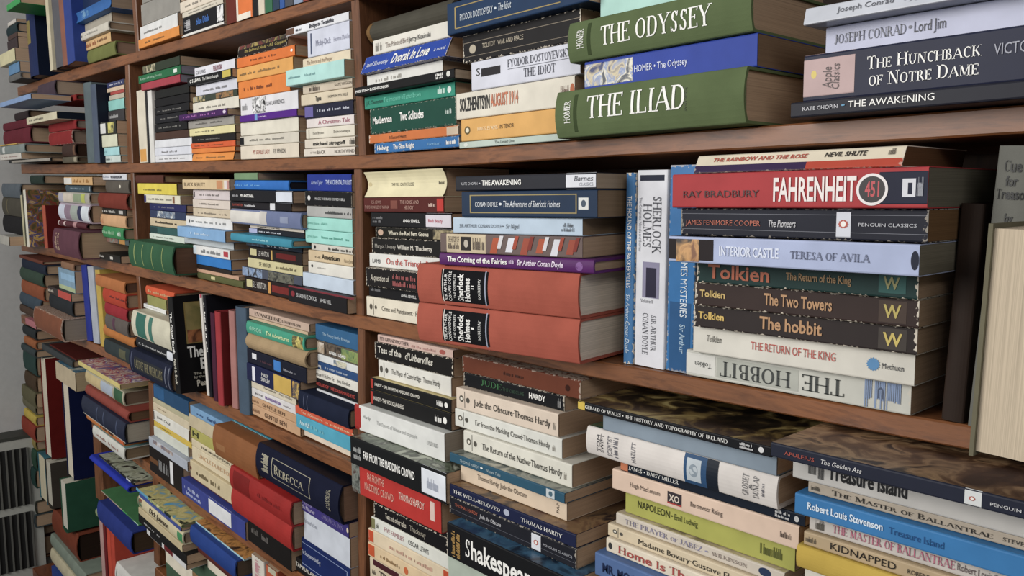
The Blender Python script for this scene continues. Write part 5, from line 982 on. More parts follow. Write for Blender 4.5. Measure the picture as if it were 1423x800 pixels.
stack('M3', 600, 655, [
 (554, 832, 172, '#c2a592', 'pinkish beige paperback with capitals', dict(t=[('EVANGELINE', 580, 700, .28, .72, '#3c2c26', 'r'), ('LONGFELLOW', 706, 795, .32, .62, '#3c2c26', 'r')])),
 (552, 826, 208, '#c4a888', 'slim beige paperback', dict(t=[])),
 (540, 806, 236, '#2f9a7c', 'jade green hardback with yellow dog panel', dict(hard=1, d=.01, t=[('GIPSON', 555, 612, .35, .65, '#8ad0b0', 'b'), ('The Adventures', 632, 738, .35, .65, '#c9e0a4', 'b')], p=[(752, 800, .05, .95, 'art:#c9b43a,#3a3420,#d9c85a')])),
 (536, 810, 296, '#a48a64', 'round-backed tan hardback', dict(hard=1, cloth=1, b=.008, d=.012, t=[])),
 (545, 818, 364, '#16192a', 'navy paperback with blue figure', dict(d=.006, t=[('~', 600, 660, .35, .5, '#4a2a3a', 's'), ('~x', 710, 770, .35, .5, '#8a8a94', 's')], p=[(568, 588, .4, .8, '#d9dbe0'), (668, 700, .15, .85, '#2f78c4')])),
 (543, 816, 432, '#1c2248', 'navy paperback with yellow right part', dict(d=.008, t=[('MARY', 612, 645, .55, .75, Wh, 's'), ('SHELLEY', 610, 650, .28, .48, Wh, 's')], p=[(568, 582, .1, .9, '#d9dbe6'), (668, 750, .05, .95, '#c9a43a'), (755, 816, .05, .95, 'art:#d0a030,#3a3a4a,#c9a43a')])),
 (540, 772, 496, '#d3c9b0', 'cream paperback with grey title', dict(t=[('Frankenstein', 622, 678, .38, .62, '#5a5244', 's'), ('Mary Shelley', 692, 755, .38, .6, '#8a8274', 'si')])),
 (558, 772, 540, '#d3d0cf', 'white paperback with purple title', dict(t=[('IN THE', 582, 618, .36, .6, '#4a4650', 's'), ('FRANKENSTEIN', 628, 702, .34, .64, '#7a5aa4', 'b'), ('~', 712, 745, .4, .6, '#9a9496', 's')])),
 (550, 772, 580, '#c49a70', 'tan paperback above its twin', dict(t=[('GENTLE BEN', 615, 720, .28, .7, '#5a3c2a', 's'), ('~', 560, 600, .35, .65, '#8a6040', 's')])),
 (550, 790, 616, '#c69c74', 'tan paperback below its twin', dict(t=[('GENTLE BEN', 625, 728, .28, .7, '#5a3c2a', 's'), ('~', 560, 605, .35, .65, '#8a6040', 's')])),
], 'the second stack on the middle bay third shelf', base='S4', rnd=42, d=-.005)
stack('M3', 840, 762, [
 (830, 1060, 226, '#29608c', 'thick blue paperback', dict(t=[('The Young Carthy Revenge', 895, 1020, .4, .58, '#a9c8dc', 's')], p=[(842, 858, .3, .7, '#4a84ac')])),
 (826, 1060, 298, '#5a524a', 'pictorial brown and green paperback', dict(p=[(826, 900, .0, 1, 'art:#d3c9ba,#a08a70,#cfc8bd'), (900, 980, 0, 1, 'art:#3a3028,#6a5a4a,#2a2420'), (980, 1060, 0, 1, 'art:#5a7a4a,#8a9a4a,#3a5a3a')], t=[('INVISIBLE LIZARD', 925, 1002, .25, .45, Wh, 'b')])),
 (820, 1060, 360, '#d3d6d6', 'white paperback with picture', dict(p=[(945, 1005, .1, .9, 'art:#8a9a7a,#d0c9b0,#6a7a8a')], t=[])),
 (828, 1060, 394, '#254a7c', 'blue paperback with white author name', dict(t=[('Lessing', 840, 888, .3, .7, Wh, 'b'), ('It is winter inside now', 905, 1010, .36, .66, '#c9d6e4', 's')])),
 (820, 1060, 430, '#d8d4c9', 'cream paperback with black title', dict(t=[('House If I Hollow Tie', 862, 948, .3, .7, '#2a2824', 's'), ('Jane Gardam', 962, 1022, .34, .68, '#2a2824', 's')])),
 (818, 1060, 474, '#1b1a1e', 'black paperback with red title', dict(t=[('HOUSE OF THE DREAMING EYE', 860, 1045, .36, .66, '#b03a34', 'b')])),
 (818, 1060, 520, '#cfd0d4', 'very thin white paperback', dict(t=[])),
 (780, 1050, 540, '#1c2338', 'thick navy cloth hardback', dict(hard=1, cloth=1, d=.012, t=[], p=[(804, 806, .1, .9, '#5a6078'), (820, 822, .1, .9, '#5a6078')])),
 (768, 1056, 638, '#cf5230', 'vermilion paperback', dict(d=.004, t=[('Tale of Deceasure', 795, 895, .35, .66, '#e6c9a8', 's'), ('~', 910, 1040, .35, .6, '#e0a880', 's')])),
 (773, 1024, 676, '#3fa0bc', 'sky blue paperback', dict(d=.004, t=[('Anne of LM', 790, 835, .35, .65, '#c9e6ea', 'b'), ('~', 840, 900, .35, .6, '#6ac0d0', 's')])),
 (788, 1028, 714, '#dccdb8', 'cream paperback', dict(t=[('~', 820, 880, .55, .7, '#c98a84', 's')], p=[(800, 806, .4, .7, '#4a4038')])),
], 'the near stack on the middle bay third shelf', base='S4', rnd=43, d=-.012)
# ---- fourth shelf
stack('M4', 200, 315, [
 (112, 282, -45, '#1f4a70', 'blue spined paperback', dict(t=[], p=[(112, 160, 0, 1, '#235a8a')])),
 (106, 282, 22, '#b3ad8a', 'thick khaki paperback', dict(t=[])),
 (110, 280, 45, '#cdbf9f', 'thick beige paperback', dict(t=[('~', 130, 170, .5, .65, '#a08a6a', 's')])),
 (108, 274, 82, '#d8d6cc', 'white paperback with dark left line', dict(t=[('JOHN CAGE', 128, 190, .42, .62, '#4a4a44', 's')], p=[(112, 115, 0, 1, '#2a2a28')])),
 (114, 288, 133, '#cfb02c', 'yellow paperback', dict(t=[('~', 140, 190, .35, .6, '#8a7420', 's')])),
 (112, 274, 158, '#c9ccbf', 'thick pale grey green paperback', dict(t=[])),
 (72, 268, 226, '#a9b0bc', 'lilac grey paperback with picture', dict(d=.012, p=[(110, 200, .55, .95, 'art:#5a5a7a,#a08a7a,#c9c9d0')], t=[])),
 (70, 252, 270, '#1f1a18', 'black paperback with white band', dict(d=.012, p=[(186, 200, .1, .95, '#d9dadc'), (90, 130, .4, .6, '#6a4424')], t=[('~', 135, 180, .3, .7, '#8a8a8a', 's')])),
], 'the far stack on the middle bay fourth shelf', base='S5', rnd=51)
stack('M4', 350, 462, [
 (282, 482, 44, '#6f9cc4', 'pale blue paperback', dict(t=[('~', 312, 345, .35, .55, '#2a4a7a', 's'), ('Sarah B.', 358, 428, .35, .7, '#2a4a7a', 'b')])),
 (276, 462, 88, '#bfb08e', 'thick beige paperback', dict(t=[])),
 (284, 440, 148, '#a8a24a', 'olive yellow paperback', dict(t=[('H', 290, 320, .3, .8, '#3a3c1c', 'b')])),
 (288, 504, 198, '#d0c19e', 'cream paperback with grey capitals', dict(t=[('THE MORE PEOPLE', 330, 480, .4, .66, '#6a6250', 'b')])),
 (290, 502, 232, '#d3c4a2', 'thick cream paperback with faint orange title', dict(t=[('UNCLE DUNSTON', 320, 475, .4, .7, '#cfa070', 's')])),
 (262, 490, 306, '#c9b890', 'sand coloured paperback', dict(d=.006, t=[('~', 310, 420, .35, .6, '#7a6a48', 's')], p=[(278, 288, .4, .65, '#6a2a24')])),
 (268, 478, 372, '#4f2c34', 'maroon paperback', dict(t=[('~', 330, 420, .4, .6, '#7a525a', 's')])),
 (242, 535, 420, '#37428c', 'indigo paperback with white right part', dict(d=.015, p=[(366, 470, 0, 1, '#d9dadc', 'sticker')], t=[('~', 255, 320, .5, .7, '#a9b4e0', 's'), ('~x', 262, 330, .2, .4, '#a9b4e0', 's')])),
], 'the second stack on the middle bay fourth shelf', base='S5', rnd=52)
stack('M4', 600, 372, [
 (474, 672, 138, '#2b7f94', 'teal paperback with pale title', dict(d=-.01, t=[('Mystery Under the Blanket', 484, 640, .35, .66, '#b4dce0', 's')])),
 (384, 606, 208, '#8a5428', 'thick rust brown leather hardback', dict(hard=1, d=.03, W=.14, b=.006, t=[], p=[(400, 440, .3, .5, '#9a683a')])),
], 'the pair above the red hardbacks on the fourth shelf', rnd=53)
stack('M4', 640, 670, [
 (462, 742, 400, '#981f1c', 'glossy red hardback with dark round emblem', dict(hard=1, d=.035, W=.15, tc='#a81c1a', t=[('~', 590, 710, .45, .6, '#8a1414', 's')], p=[(478, 552, .1, .9, '#7a1614')])),
 (470, 745, 500, '#a4241f', 'slimmer red hardback', dict(hard=1, d=.03, W=.15, t=[])),
 (535, 745, 570, '#1a1716', 'black paperback', dict(d=.01, t=[('~', 565, 600, .4, .6, '#6a6460', 's'), ('~x', 610, 650, .4, .6, '#6a6460', 's')])),
], 'the red stack on the middle bay fourth shelf', base='S5', rnd=54)
stack('M4', 780, 742, [
 (583, 968, 276, '#161a30', 'large navy hardback with gilt title', dict(hard=1, cloth=1, d=.03, W=.15, b=.008, pc='#8a6a54', tc='#14161f', t=[('Rebecca', 668, 805, .4, .66, '#a9a38c', 'rc'), ('DAPHNE', 908, 916, .3, .75, '#a9a38c', 'r', 'R'), ('du MAURIER', 918, 926, .25, .8, '#a9a38c', 'r', 'R'), ('~', 610, 640, .3, .8, '#a9a38c', 's', 'R')], p=[(655, 832, .26, .275, '#a9a38c'), (655, 832, .8, .815, '#a9a38c'), (655, 658, .26, .81, '#a9a38c'), (829, 832, .26, .81, '#a9a38c')])),
 (718, 1046, 420, '#3c3378', 'purple paperback', dict(d=.012, tc='#a4662c', t=[('Daphne', 783, 848, .58, .82, '#9a8cc4', 's'), ('du Maurier', 783, 860, .22, .5, '#c9c0e0', 's'), ('JAMAICA INN', 890, 990, .32, .6, '#8a80b8', 'r')], p=[(750, 764, .3, .8, '#3a6ab0'), (1005, 1018, .35, .7, '#d9c9b0')])),
 (743, 1048, 480, '#c3c9d4', 'thick pale grey white paperback', dict(d=.01, t=[('The House of the Strand', 765, 870, .62, .76, '#7a8090', 'si'), ('~', 1022, 1044, .4, .6, '#4a6a8a', 's')])),
 (748, 1052, 608, '#16285e', 'thick navy paperback with pale frame', dict(d=.01, t=[('The Scapegoat or the King', 785, 885, .48, .62, '#c9d0e0', 'si')], p=[(768, 1010, .85, .87, '#8a9cc4'), (768, 1010, .12, .14, '#8a9cc4'), (768, 771, .12, .87, '#8a9cc4'), (1007, 1010, .12, .87, '#8a9cc4'), (1018, 1036, .2, .6, '#9aa8c4')])),
 (742, 1048, 716, '#1c1a1b', 'black paperback with red left tip', dict(p=[(742, 756, .2, 1, '#b8342c')], t=[('TAMBURLAINE', 770, 870, .4, .7, '#c9c4ba', 'b')])),
], 'the fourth shelf stack beside the near divider', base='S5', rnd=55)
# ---- fifth shelf
stack('M4', 140, 660, [
 (30, 240, 458, '#7a8a54', 'fat blue and yellow pictorial hardback', dict(hard=1, d=.045, W=.13, tc='art:#4a9ac0,#a9a45a,#c9c07a,#1c2a20', t=[], p=[(30, 85, 0, 1, '#4a94bc'), (85, 160, 0, 1, 'art:#b9b06a,#5a7a4a,#d0c88a'), (160, 190, 0, 1, '#1f2a24'), (190, 240, 0, 1, '#b9ad74')])),
 (45, 238, 495, '#3f4f94', 'indigo paperback', dict(d=.045, t=[('~', 80, 170, .4, .62, '#7a8ac4', 's')])),
 (32, 246, 512, '#c9bd96', 'fat cream hardback with coloured title', dict(hard=1, d=.045, t=[('Dick Johnson', 90, 180, .32, .75, '#4a3c30', 'bi')], p=[(36, 56, .15, .85, 'art:#8a4a34,#4a7a5a,#c9bd96'), (220, 244, .1, .8, '#3a8a54')])),
 (42, 244, 566, '#bfae86', 'thick cream paperback', dict(d=.045, t=[])),
 (42, 262, 598, '#1b1a1a', 'black paperback', dict(d=.045, t=[('~', 60, 140, .4, .6, '#a9a9a9', 's')])),
 (80, 262, 626, '#d0d0d0', 'white and black paperback', dict(d=.04, p=[(95, 150, .1, .8, '#1c1c1e'), (160, 200, .1, .8, '#6a2024')], t=[])),
], 'the far stack on the middle bay fifth shelf', rnd=61, base='S6', fill=1)
stack('M4', 350, 720, [
 (294, 536, 572, '#9ac4d0', 'thin pale blue paperback', dict(d=.015, tc='art:#6a4a2a,#c98a3a,#3a2a20', t=[('~', 330, 430, .3, .7, '#5a8a9a', 's')])),
 (243, 486, 600, '#1f3f86', 'thick royal blue hardback', dict(hard=1, d=.03, W=.14, pc='#5a4a3c', t=[])),
 (240, 482, 680, '#5a2824', 'maroon hardback', dict(hard=1, d=.02, t=[])),
], 'the second stack on the middle bay fifth shelf', rnd=62, base='S6', fill=1)
upright('M4', 584, 640, 692, 905, '#d3cdc0', 'white paperback standing below the fourth shelf', base='S6', W=.12, t=[('~', 700, 860, .3, .7, '#c98a94', 's')])
upright('M4', 650, 700, 740, 935, '#b8532c', 'orange and grey paperback standing right of the white one below the fourth shelf', base='S6', W=.12, p=[(740, 800, .2, 1, '#b9b49a')])
# ================================================================== FAR LEFT BAY
# ---- above the upper shelf
for (fr, a, b, yt, yb, c, look, kw) in (
 ('P', 39, 49, -20, 106, '#1d2c58', 'tall navy hardback with a gilt loop standing at the far end of the top shelf', dict(hard=True, d=.03, W=.13, lean=-3, tc='#101a2e', p=[(30, 62, .3, .7, '#8a7a3c')])),
 ('P', 70, 73.5, -20, 106, '#cfc4a4', 'thin cream booklet standing right of the gilt navy hardback', dict(d=.03, lean=-3)),
 ('P', 75, 85, -20, 101, '#5a5a60', 'grey brown hardback standing right of the thin cream booklet', dict(hard=True, d=.03, lean=-3)),
 ('P', 86, 92, -20, 98, '#8a5a4a', 'pinkish brown hardback standing left of the bright blue one', dict(hard=True, cloth=True, d=.03, lean=-3)),
 ('P', 94, 104, -20, 95, '#27408c', 'bright navy paperback standing left of the flat stack on the far top shelf', dict(d=.03, lean=-3))):
    kw.setdefault('W', .13)
    upright(fr, a, b, yt, yb, c, look, base='S1', **kw)
stack('L1', 100, 792, [
 (0, 185, 20, '#1f9a48', 'bright green book', dict(t=[], d=.09)),
 (72, 215, 195, '#c9c3ba', 'white paperback', dict(t=[])),
 (60, 215, 232, '#27383c', 'dark teal hardback', dict(hard=1, cloth=1, t=[])),
 (72, 215, 322, '#4a3430', 'dark brown paperback', dict(t=[])),
 (70, 215, 368, '#3a2c2e', 'blackish brown paperback', dict(t=[])),
 (0, 195, 455, '#d3cb9c', 'long pale yellow paperback', dict(d=.06, p=[(160, 172, .3, .7, '#7a744a')], t=[])),
 (82, 250, 598, '#5a8ab4', 'sky blue paperback', dict(t=[])),
 (80, 262, 696, '#6a6a68', 'grey hardback', dict(hard=1, cloth=1, t=[])),
], 'the stack at the far end of the top shelf', rnd=71, d=.05, base='S1')
stack('L2', 330, 590, [
 (138, 480, -85, '#1c2e52', 'dark blue paperback', dict(t=[])),
 (140, 478, 36, '#2a68ae', 'bright blue paperback with wavy spine', dict(b=-.004, pc='#a48c74', t=[('~', 215, 245, .1, .9, '#7ab0dc', 's', 'R'), ('~x', 255, 272, .2, .85, '#5a9ad0', 's', 'R')], d=.02)),
 (195, 500, 190, '#a8a090', 'thin grey beige paperback', dict(t=[])),
 (158, 468, 252, '#cdc7b8', 'white hardback with grey capitals', dict(hard=1, d=.012, t=[('~', 175, 230, .35, .65, '#5a5a50', 'b'), ('~x', 250, 380, .38, .6, '#a9a59a', 's')])),
 (190, 492, 358, '#d6ad72', 'peach orange paperback', dict(pc='#7a5034', t=[('~', 215, 355, .3, .75, '#b0683a', 'b'), ('~x', 370, 455, .4, .7, '#7a4a24', 's')])),
 (190, 530, 448, '#70753a', 'olive green hardback', dict(hard=1, cloth=1, t=[], pc='#a07e66')),
], 'the stack beside the far divider on the top shelf', rnd=72, base='S1', bay='left')
# ---- upper shelf
stack('L3', 400, 72, [
 (320, 462, 0, '#4a3c46', 'large purple brown hardback', dict(hard=1, cloth=1, d=.05, W=.17, t=[], pc='#a8927a', yb=150)),
], 'the gap under the far end of the top shelf', rnd=73, d=.03)
stack('L3', 100, 760, [
 (0, 262, 170, '#7a98c4', 'slanting pale blue booklet', dict(d=.12, W=.095, t=[], yb=215)),
 (122, 240, 250, '#332a2c', 'dark brown hardback', dict(hard=1, cloth=1, t=[])),
 (25, 270, 362, '#642430', 'upper maroon hardback of a pair', dict(hard=1, cloth=1, t=[])),
 (27, 252, 432, '#6a2632', 'lower maroon hardback of a pair', dict(hard=1, cloth=1, t=[])),
 (0, 142, 550, '#c9a03c', 'mustard yellow paperback', dict(d=.06, t=[])),
 (0, 205, 558, '#7f8a88', 'grey green hardback', dict(hard=1, d=.06, t=[], p=[(20, 40, .1, .9, '#c9cdc9')])),
 (0, 180, 635, '#cfc9bf', 'white paperback', dict(d=.06, t=[('~', 20, 150, .4, .6, '#a98a84', 's')])),
 (78, 432, 690, '#23282a', 'dark hardback showing its pages', dict(hard=1, d=.05, t=[], p=[(100, 430, .18, .82, '#9a948a')])),
], 'the leftmost stack on the far bay upper shelf', rnd=74, d=.045, base='S2')
stack('L3', 500, 745, [
 (455, 648, 165, '#872624', 'red cloth hardback', dict(hard=1, cloth=1, t=[], pc='#6a4a34', yb=215)),
 (228, 484, 268, '#d0c8a8', 'cream paperback jutting left', dict(d=.06, t=[('~', 250, 370, .35, .65, '#7a7464', 's')], pc='#16202c', yb=335)),
 (415, 645, 352, '#8e272a', 'bright red cloth hardback', dict(hard=1, cloth=1, t=[], pc='#8a7a6c')),
 (415, 612, 446, '#8d2a2b', 'worn red cloth hardback', dict(hard=1, cloth=1, wear=.5, t=[], pc='#8a7564')),
 (440, 640, 562, '#3c261e', 'dark brown leather hardback', dict(hard=1, t=[], p=[(620, 636, 0, 1, '#6a4a34')], pc='#3a261a')),
 (432, 660, 668, '#5c5648', 'taupe hardback', dict(hard=1, cloth=1, t=[], p=[(630, 655, 0, 1, '#9a927c')], pc='#5c4c3a')),
], 'the red stack on the far bay upper shelf', rnd=75, d=.02, base='S2')
upright('L4', 238, 300, 32, 718, '#59666a', 'grey green cloth hardback standing on the far bay upper shelf', base='S2', hard=True, cloth=True, d=.03, W=.13)
upright('L4', 303, 345, 40, 350, '#4a566a', 'slate hardback standing right of the grey green one on the far upper shelf', base='S2', hard=True, d=.03, W=.13, tc='#171d2e')
stack('L4', 480, 718, [
 (420, 600, 18, '#3a4068', 'indigo paperback', dict(t=[('~', 435, 560, .35, .65, '#c9c9d9', 's')])),
 (415, 600, 66, '#d3b99c', 'peach paperback', dict(t=[])),
 (452, 602, 104, '#b04a44', 'red paperback', dict(t=[])),
 (442, 604, 132, '#b9b09c', 'beige paperback', dict(t=[])),
 (435, 606, 176, '#83c4bc', 'thick turquoise paperback', dict(t=[])),
 (420, 606, 266, '#3c3a3c', 'black and grey paperback', dict(t=[('~', 430, 520, .35, .65, '#a9a9a9', 's')])),
 (315, 590, 352, '#2a2d28', 'black white paperback with motif', dict(d=.02, p=[(315, 410, 0, 1, '#d6d6d2'), (430, 480, .1, .9, 'art:#2a2d28,#b9b04a,#d0c85a')], t=[])),
 (320, 534, 468, '#cfd0b4', 'thick pale yellow paperback', dict(d=.018, p=[(320, 370, 0, 1, '#c9d6da')], t=[])),
 (324, 566, 578, '#9cd0d4', 'pale turquoise paperback', dict(d=.014, t=[('~', 350, 420, .4, .6, '#6aa0a8', 's')])),
 (340, 592, 652, '#c3cfc9', 'pale mint paperback', dict(d=.012, t=[('~', 415, 460, .35, .65, '#6a7672', 's')])),
], 'the stack beside the far divider on the far upper shelf', rnd=76, base='S2', bay='left')
# ---- middle shelf
stack('L5', 120, 745, [
 (180, 395, 92, '#2c3a34', 'dark green hardback', dict(hard=1, cloth=1, t=[], yb=165, d=.02)),
 (14, 255, 178, '#59626a', 'slate grey hardback', dict(hard=1, cloth=1, t=[], d=.05)),
 (18, 200, 300, '#4e4a40', 'grey olive hardback', dict(hard=1, cloth=1, t=[], d=.05, p=[(60, 64, 0, 1, '#7a7050')])),
 (25, 210, 470, '#262527', 'charcoal hardback', dict(hard=1, cloth=1, t=[], d=.05)),
 (0, 160, 668, '#a9a69c', 'grey white booklet', dict(t=[], d=.09)),
], 'the leftmost stack on the far bay middle shelf', rnd=81, d=.05, base='S3')
for (fr, a, b, yt, yb, c, look, kw) in (
 ('L5', 222, 236, 275, 778, '#b9b08a', 'thin cream booklet standing left of the picture-covered book', dict(d=.05)),
 ('L5', 238, 249, 240, 780, '#4a4a3a', 'thin olive booklet standing left of the picture-covered book', dict(d=.05)),
 ('L5', 252, 270, 226, 780, '#d9d5c4', 'thin white-edged book with a painted picture on the cover facing right', dict(d=.05, tc='art:#a8842c,#c9a04a,#2c3f7a,#8a5a20,#3a4a2a,#8a2a24', W=.2)),
 ('L5', 408, 432, 370, 775, '#a8503a', 'tall brick red book standing with its dark red cover facing right', dict(hard=True, cloth=True, d=.03, tc='#5c1414', W=.15))):
    kw.setdefault('W', .14)
    upright(fr, a, b, yt, yb, c, look, base='S3', lean=-2, **kw)
stack('L6', 120, 790, [
 (60, 322, 106, '#d0a468', 'thin orange paperback with white left end', dict(d=.03, p=[(60, 130, 0, 1, '#d9d6cf')], t=[('~', 145, 300, .3, .7, '#b0782c', 's')])),
 (75, 305, 178, '#3c505c', 'dark slate hardback', dict(hard=1, d=.02, t=[('~', 120, 250, .4, .6, '#8aa0b0', 's')], p=[(290, 300, .2, .8, '#a9b4bc')])),
 (5, 287, 246, '#a9a49a', 'pastel striped hardback', dict(hard=1, d=.03, t=[], p=[(10, 50, 0, 1, '#a9a8b8'), (50, 140, 0, 1, '#c9bdac'), (140, 215, 0, 1, '#8a9a7a'), (215, 250, 0, 1, '#b4bc4a')])),
 (5, 282, 350, '#a99aa8', 'round-backed mauve and white hardback', dict(hard=1, b=.008, d=.035, t=[], p=[(5, 60, 0, 1, '#c3c9d9'), (60, 115, 0, 1, '#8a7486'), (115, 180, 0, 1, '#9aa49c'), (182, 212, 0, 1, '#33385a'), (214, 282, 0, 1, '#cfd6de')])),
 (3, 262, 516, '#5c2a34', 'maroon hardback with white bands', dict(hard=1, b=.006, d=.03, t=[], p=[(3, 12, 0, 1, '#c9b4b0'), (55, 68, 0, 1, '#c9b4b0'), (140, 170, .05, .95, '#b98a8c')])),
 (-50, 185, 606, '#5f3a46', 'thick mauve hardback with gilt title', dict(hard=1, cloth=1, d=.07, W=.125, t=[('~', -30, -12, .2, .85, '#a98a70', 's', 'R'), ('~x', -8, 8, .2, .85, '#a98a70', 's', 'R')])),
], 'the second stack on the far bay middle shelf', rnd=82, base='S3', d=.02)
stack('L6', 430, 808, [
 (326, 646, 68, '#d0d3d9', 'white paperback with navy left end', dict(d=.005, p=[(326, 384, 0, 1, '#3a3c60')], t=[('WARRIOR', 490, 598, .3, .7, '#3a3c4a', 'b'), ('~', 400, 480, .4, .6, '#9aa0b0', 's')])),
 (312, 655, 135, '#5c564e', 'grey brown cloth hardback', dict(hard=1, cloth=1, t=[], p=[(570, 586, .4, .65, '#c9c4b4')])),
 (296, 646, 252, '#7a3428', 'red brown cloth hardback', dict(hard=1, cloth=1, d=.01, b=.006, t=[])),
 (298, 634, 390, '#2a2826', 'black paperback with white print', dict(t=[('~', 310, 370, .3, .7, '#c9c6bf', 'b'), ('~x', 395, 545, .3, .7, '#c9c6bf', 'b')], p=[(568, 606, .25, .75, '#b9b6b0')])),
 (283, 628, 450, '#cfa070', 'tan orange hardback', dict(hard=1, d=.006, t=[], p=[(300, 420, .2, .8, 'art:#cfa070,#c07a4a,#d9b48a')])),
 (275, 606, 560, '#27834c', 'green hardback with pale title', dict(hard=1, d=.01, t=[('~', 295, 520, .35, .65, '#9ad0a4', 'b'), ('~x', 555, 585, .3, .7, '#c9e0cc', 's')])),
 (330, 660, 655, '#4a5a5c', 'multicoloured paperback', dict(yb=702, p=[(330, 400, .05, .95, 'art:#6a5a44,#a9a08a,#3a3a34'), (405, 560, .05, .95, 'art:#5a7078,#8a5a4a,#7a8a84'), (570, 625, .05, .95, '#b8843c')], t=[])),
 (280, 575, 722, '#c3a83c', 'yellow pictorial paperback', dict(d=-.06, p=[(300, 500, .05, .95, 'art:#8ab0a0,#c9b080,#a9c0a8')], t=[])),
 (240, 580, 776, '#232220', 'black paperback, white printed left', dict(d=.02, t=[('~', 255, 330, .2, .85, '#c9c6bf', 'b'), ('~x', 360, 430, .35, .65, '#c9c6bf', 's')], p=[(485, 510, .3, .7, '#c9c6bf')])),
], 'the stack beside the far divider on the far middle shelf', rnd=83, base='S3', bay='left')
# ---- third shelf
stack('L7', 200, 662, [
 (110, 325, 72, '#6a3a2c', 'red brown hardback', dict(hard=1, cloth=1, t=[])),
 (134, 352, 148, '#232b3a', 'navy hardback', dict(hard=1, cloth=1, t=[])),
 (116, 322, 232, '#36483c', 'dark green cloth hardback', dict(hard=1, cloth=1, t=[], b=.006)),
 (130, 332, 350, '#8a4a2c', 'rust brown cloth hardback', dict(hard=1, cloth=1, t=[])),
 (115, 328, 470, '#3c4a56', 'slate blue hardback', dict(hard=1, cloth=1, t=[], b=.006)),
 (116, 300, 588, '#4a3a30', 'dark brown hardback', dict(hard=1, cloth=1, t=[])),
 (165, 330, 690, '#a8626a', 'thin pink booklet', dict(t=[], d=.06)),
], 'the leftmost stack on the far bay third shelf', rnd=91, d=.045, base='S4')
stack('L7', 420, 790, [
 (498, 668, 95, '#8a6448', 'tan leather hardback', dict(hard=1, t=[], d=.02, yb=190)),
 (478, 694, 200, '#7a9cb4', 'pale blue landscape paperback', dict(t=[], d=.02, p=[(478, 694, 0, .22, '#a9b88a'), (500, 640, .5, .8, '#8ab4d4')])),
 (338, 590, 392, '#3a3230', 'dark paperback with red right part', dict(d=.03, t=[('~', 345, 430, .3, .7, '#c9c0b0', 'b')], p=[(470, 590, .05, .95, '#c0483c')])),
 (328, 598, 462, '#2c3034', 'charcoal cloth hardback', dict(hard=1, cloth=1, d=.03, yb=590, t=[])),
 (240, 525, 662, '#7c4426', 'very thick worn brown leather hardback', dict(hard=1, d=.065, W=.15, wear=.5, t=[], pc='#8f8272')),
], 'the second stack on the far bay third shelf', rnd=92, base='S4', d=.02)
upright('P', 119, 126, 367, 472, '#26348c', 'thin royal blue hardback standing and leaning on the far bay third shelf', base='S4', d=.005, W=.11, hard=True, lean=-5)
upright('P', 130, 138, 370, 474, '#a9b0bc', 'thin pale grey paperback leaning right of the royal blue one', base='S4', d=.0, W=.11, lean=-5)
upright('P', 140, 146, 376, 480, '#c0a030', 'thin mustard yellow paperback leaning left of the orange cloth stack', base='S4', d=.0, W=.11, lean=-4)
stack('L8', 480, 1010, [
 (282, 592, 330, '#b06a34', 'orange tan cloth hardback', dict(hard=1, cloth=1, d=.025, t=[], pc='#6a4a38')),
 (350, 668, 440, '#b03c24', 'orange red cloth hardback', dict(hard=1, cloth=1, t=[('~', 400, 580, .5, .65, '#7a241a', 's')])),
 (368, 652, 572, '#952630', 'crimson cloth hardback', dict(hard=1, cloth=1, t=[])),
 (372, 642, 680, '#5f5752', 'grey cloth hardback', dict(hard=1, cloth=1, t=[], p=[(440, 462, .1, .9, '#5a3c4c')])),
 (355, 640, 790, '#b8702c', 'orange cloth hardback', dict(hard=1, cloth=1, b=.006, d=.012, t=[])),
 (360, 605, 925, '#333c3e', 'dark slate cloth hardback', dict(hard=1, cloth=1, t=[], p=[(500, 560, .2, .8, '#5a5a44')])),
], 'the orange and red stack beside the far divider', rnd=93, base='S4', bay='left', d=.025)
# ---- fourth shelf and the heap at the far end
stack('L10', 300, 520, [
 (125, 512, 440, '#c9b868', 'comic paperback with lurid red and blue cover', dict(d=.05, W=.14, yb=482, tc='art:#5a5a8a,#b03a44,#c9c0b0,#a83038,#7a6a9a,#d9d0c0', t=[], pc='#a8906a')),
 (190, 542, 492, '#a9a48c', 'pastel hardback with green right end', dict(hard=1, d=.035, t=[], p=[(190, 330, 0, 1, '#c0ac78'), (330, 440, 0, 1, '#a4b0c0'), (452, 530, .05, .95, '#2f5a3c')], pc='#7a6450')),
 (188, 580, 640, '#8a3a2e', 'red leather hardback', dict(hard=1, d=.045, b=.006, t=[], pc='#6a5038')),
 (155, 545, 762, '#232a40', 'ribbed navy hardback', dict(hard=1, d=.055, b=.006, t=[], p=[(290, 296, 0, 1, '#4a5470'), (350, 356, 0, 1, '#4a5470'), (470, 476, 0, 1, '#4a5470'), (155, 540, 0, .1, '#c9c4b8')], pc='#a8a090')),
 (200, 542, 885, '#c0702a', 'orange pictorial hardback', dict(hard=1, d=.04, t=[('~', 330, 450, .3, .8, '#4a2a14', 'b')], p=[(480, 542, .05, .95, '#c9581c')])),
 (240, 530, 972, '#c9c9c0', 'white hardback with teal top edge', dict(hard=1, d=.045, tc='#6aa0a0', t=[('~', 280, 480, .4, .6, '#a9847a', 's')], pc='#8a7458')),
], 'the comic-topped stack on the far bay fourth shelf', rnd=101, base='S5', bay='left')
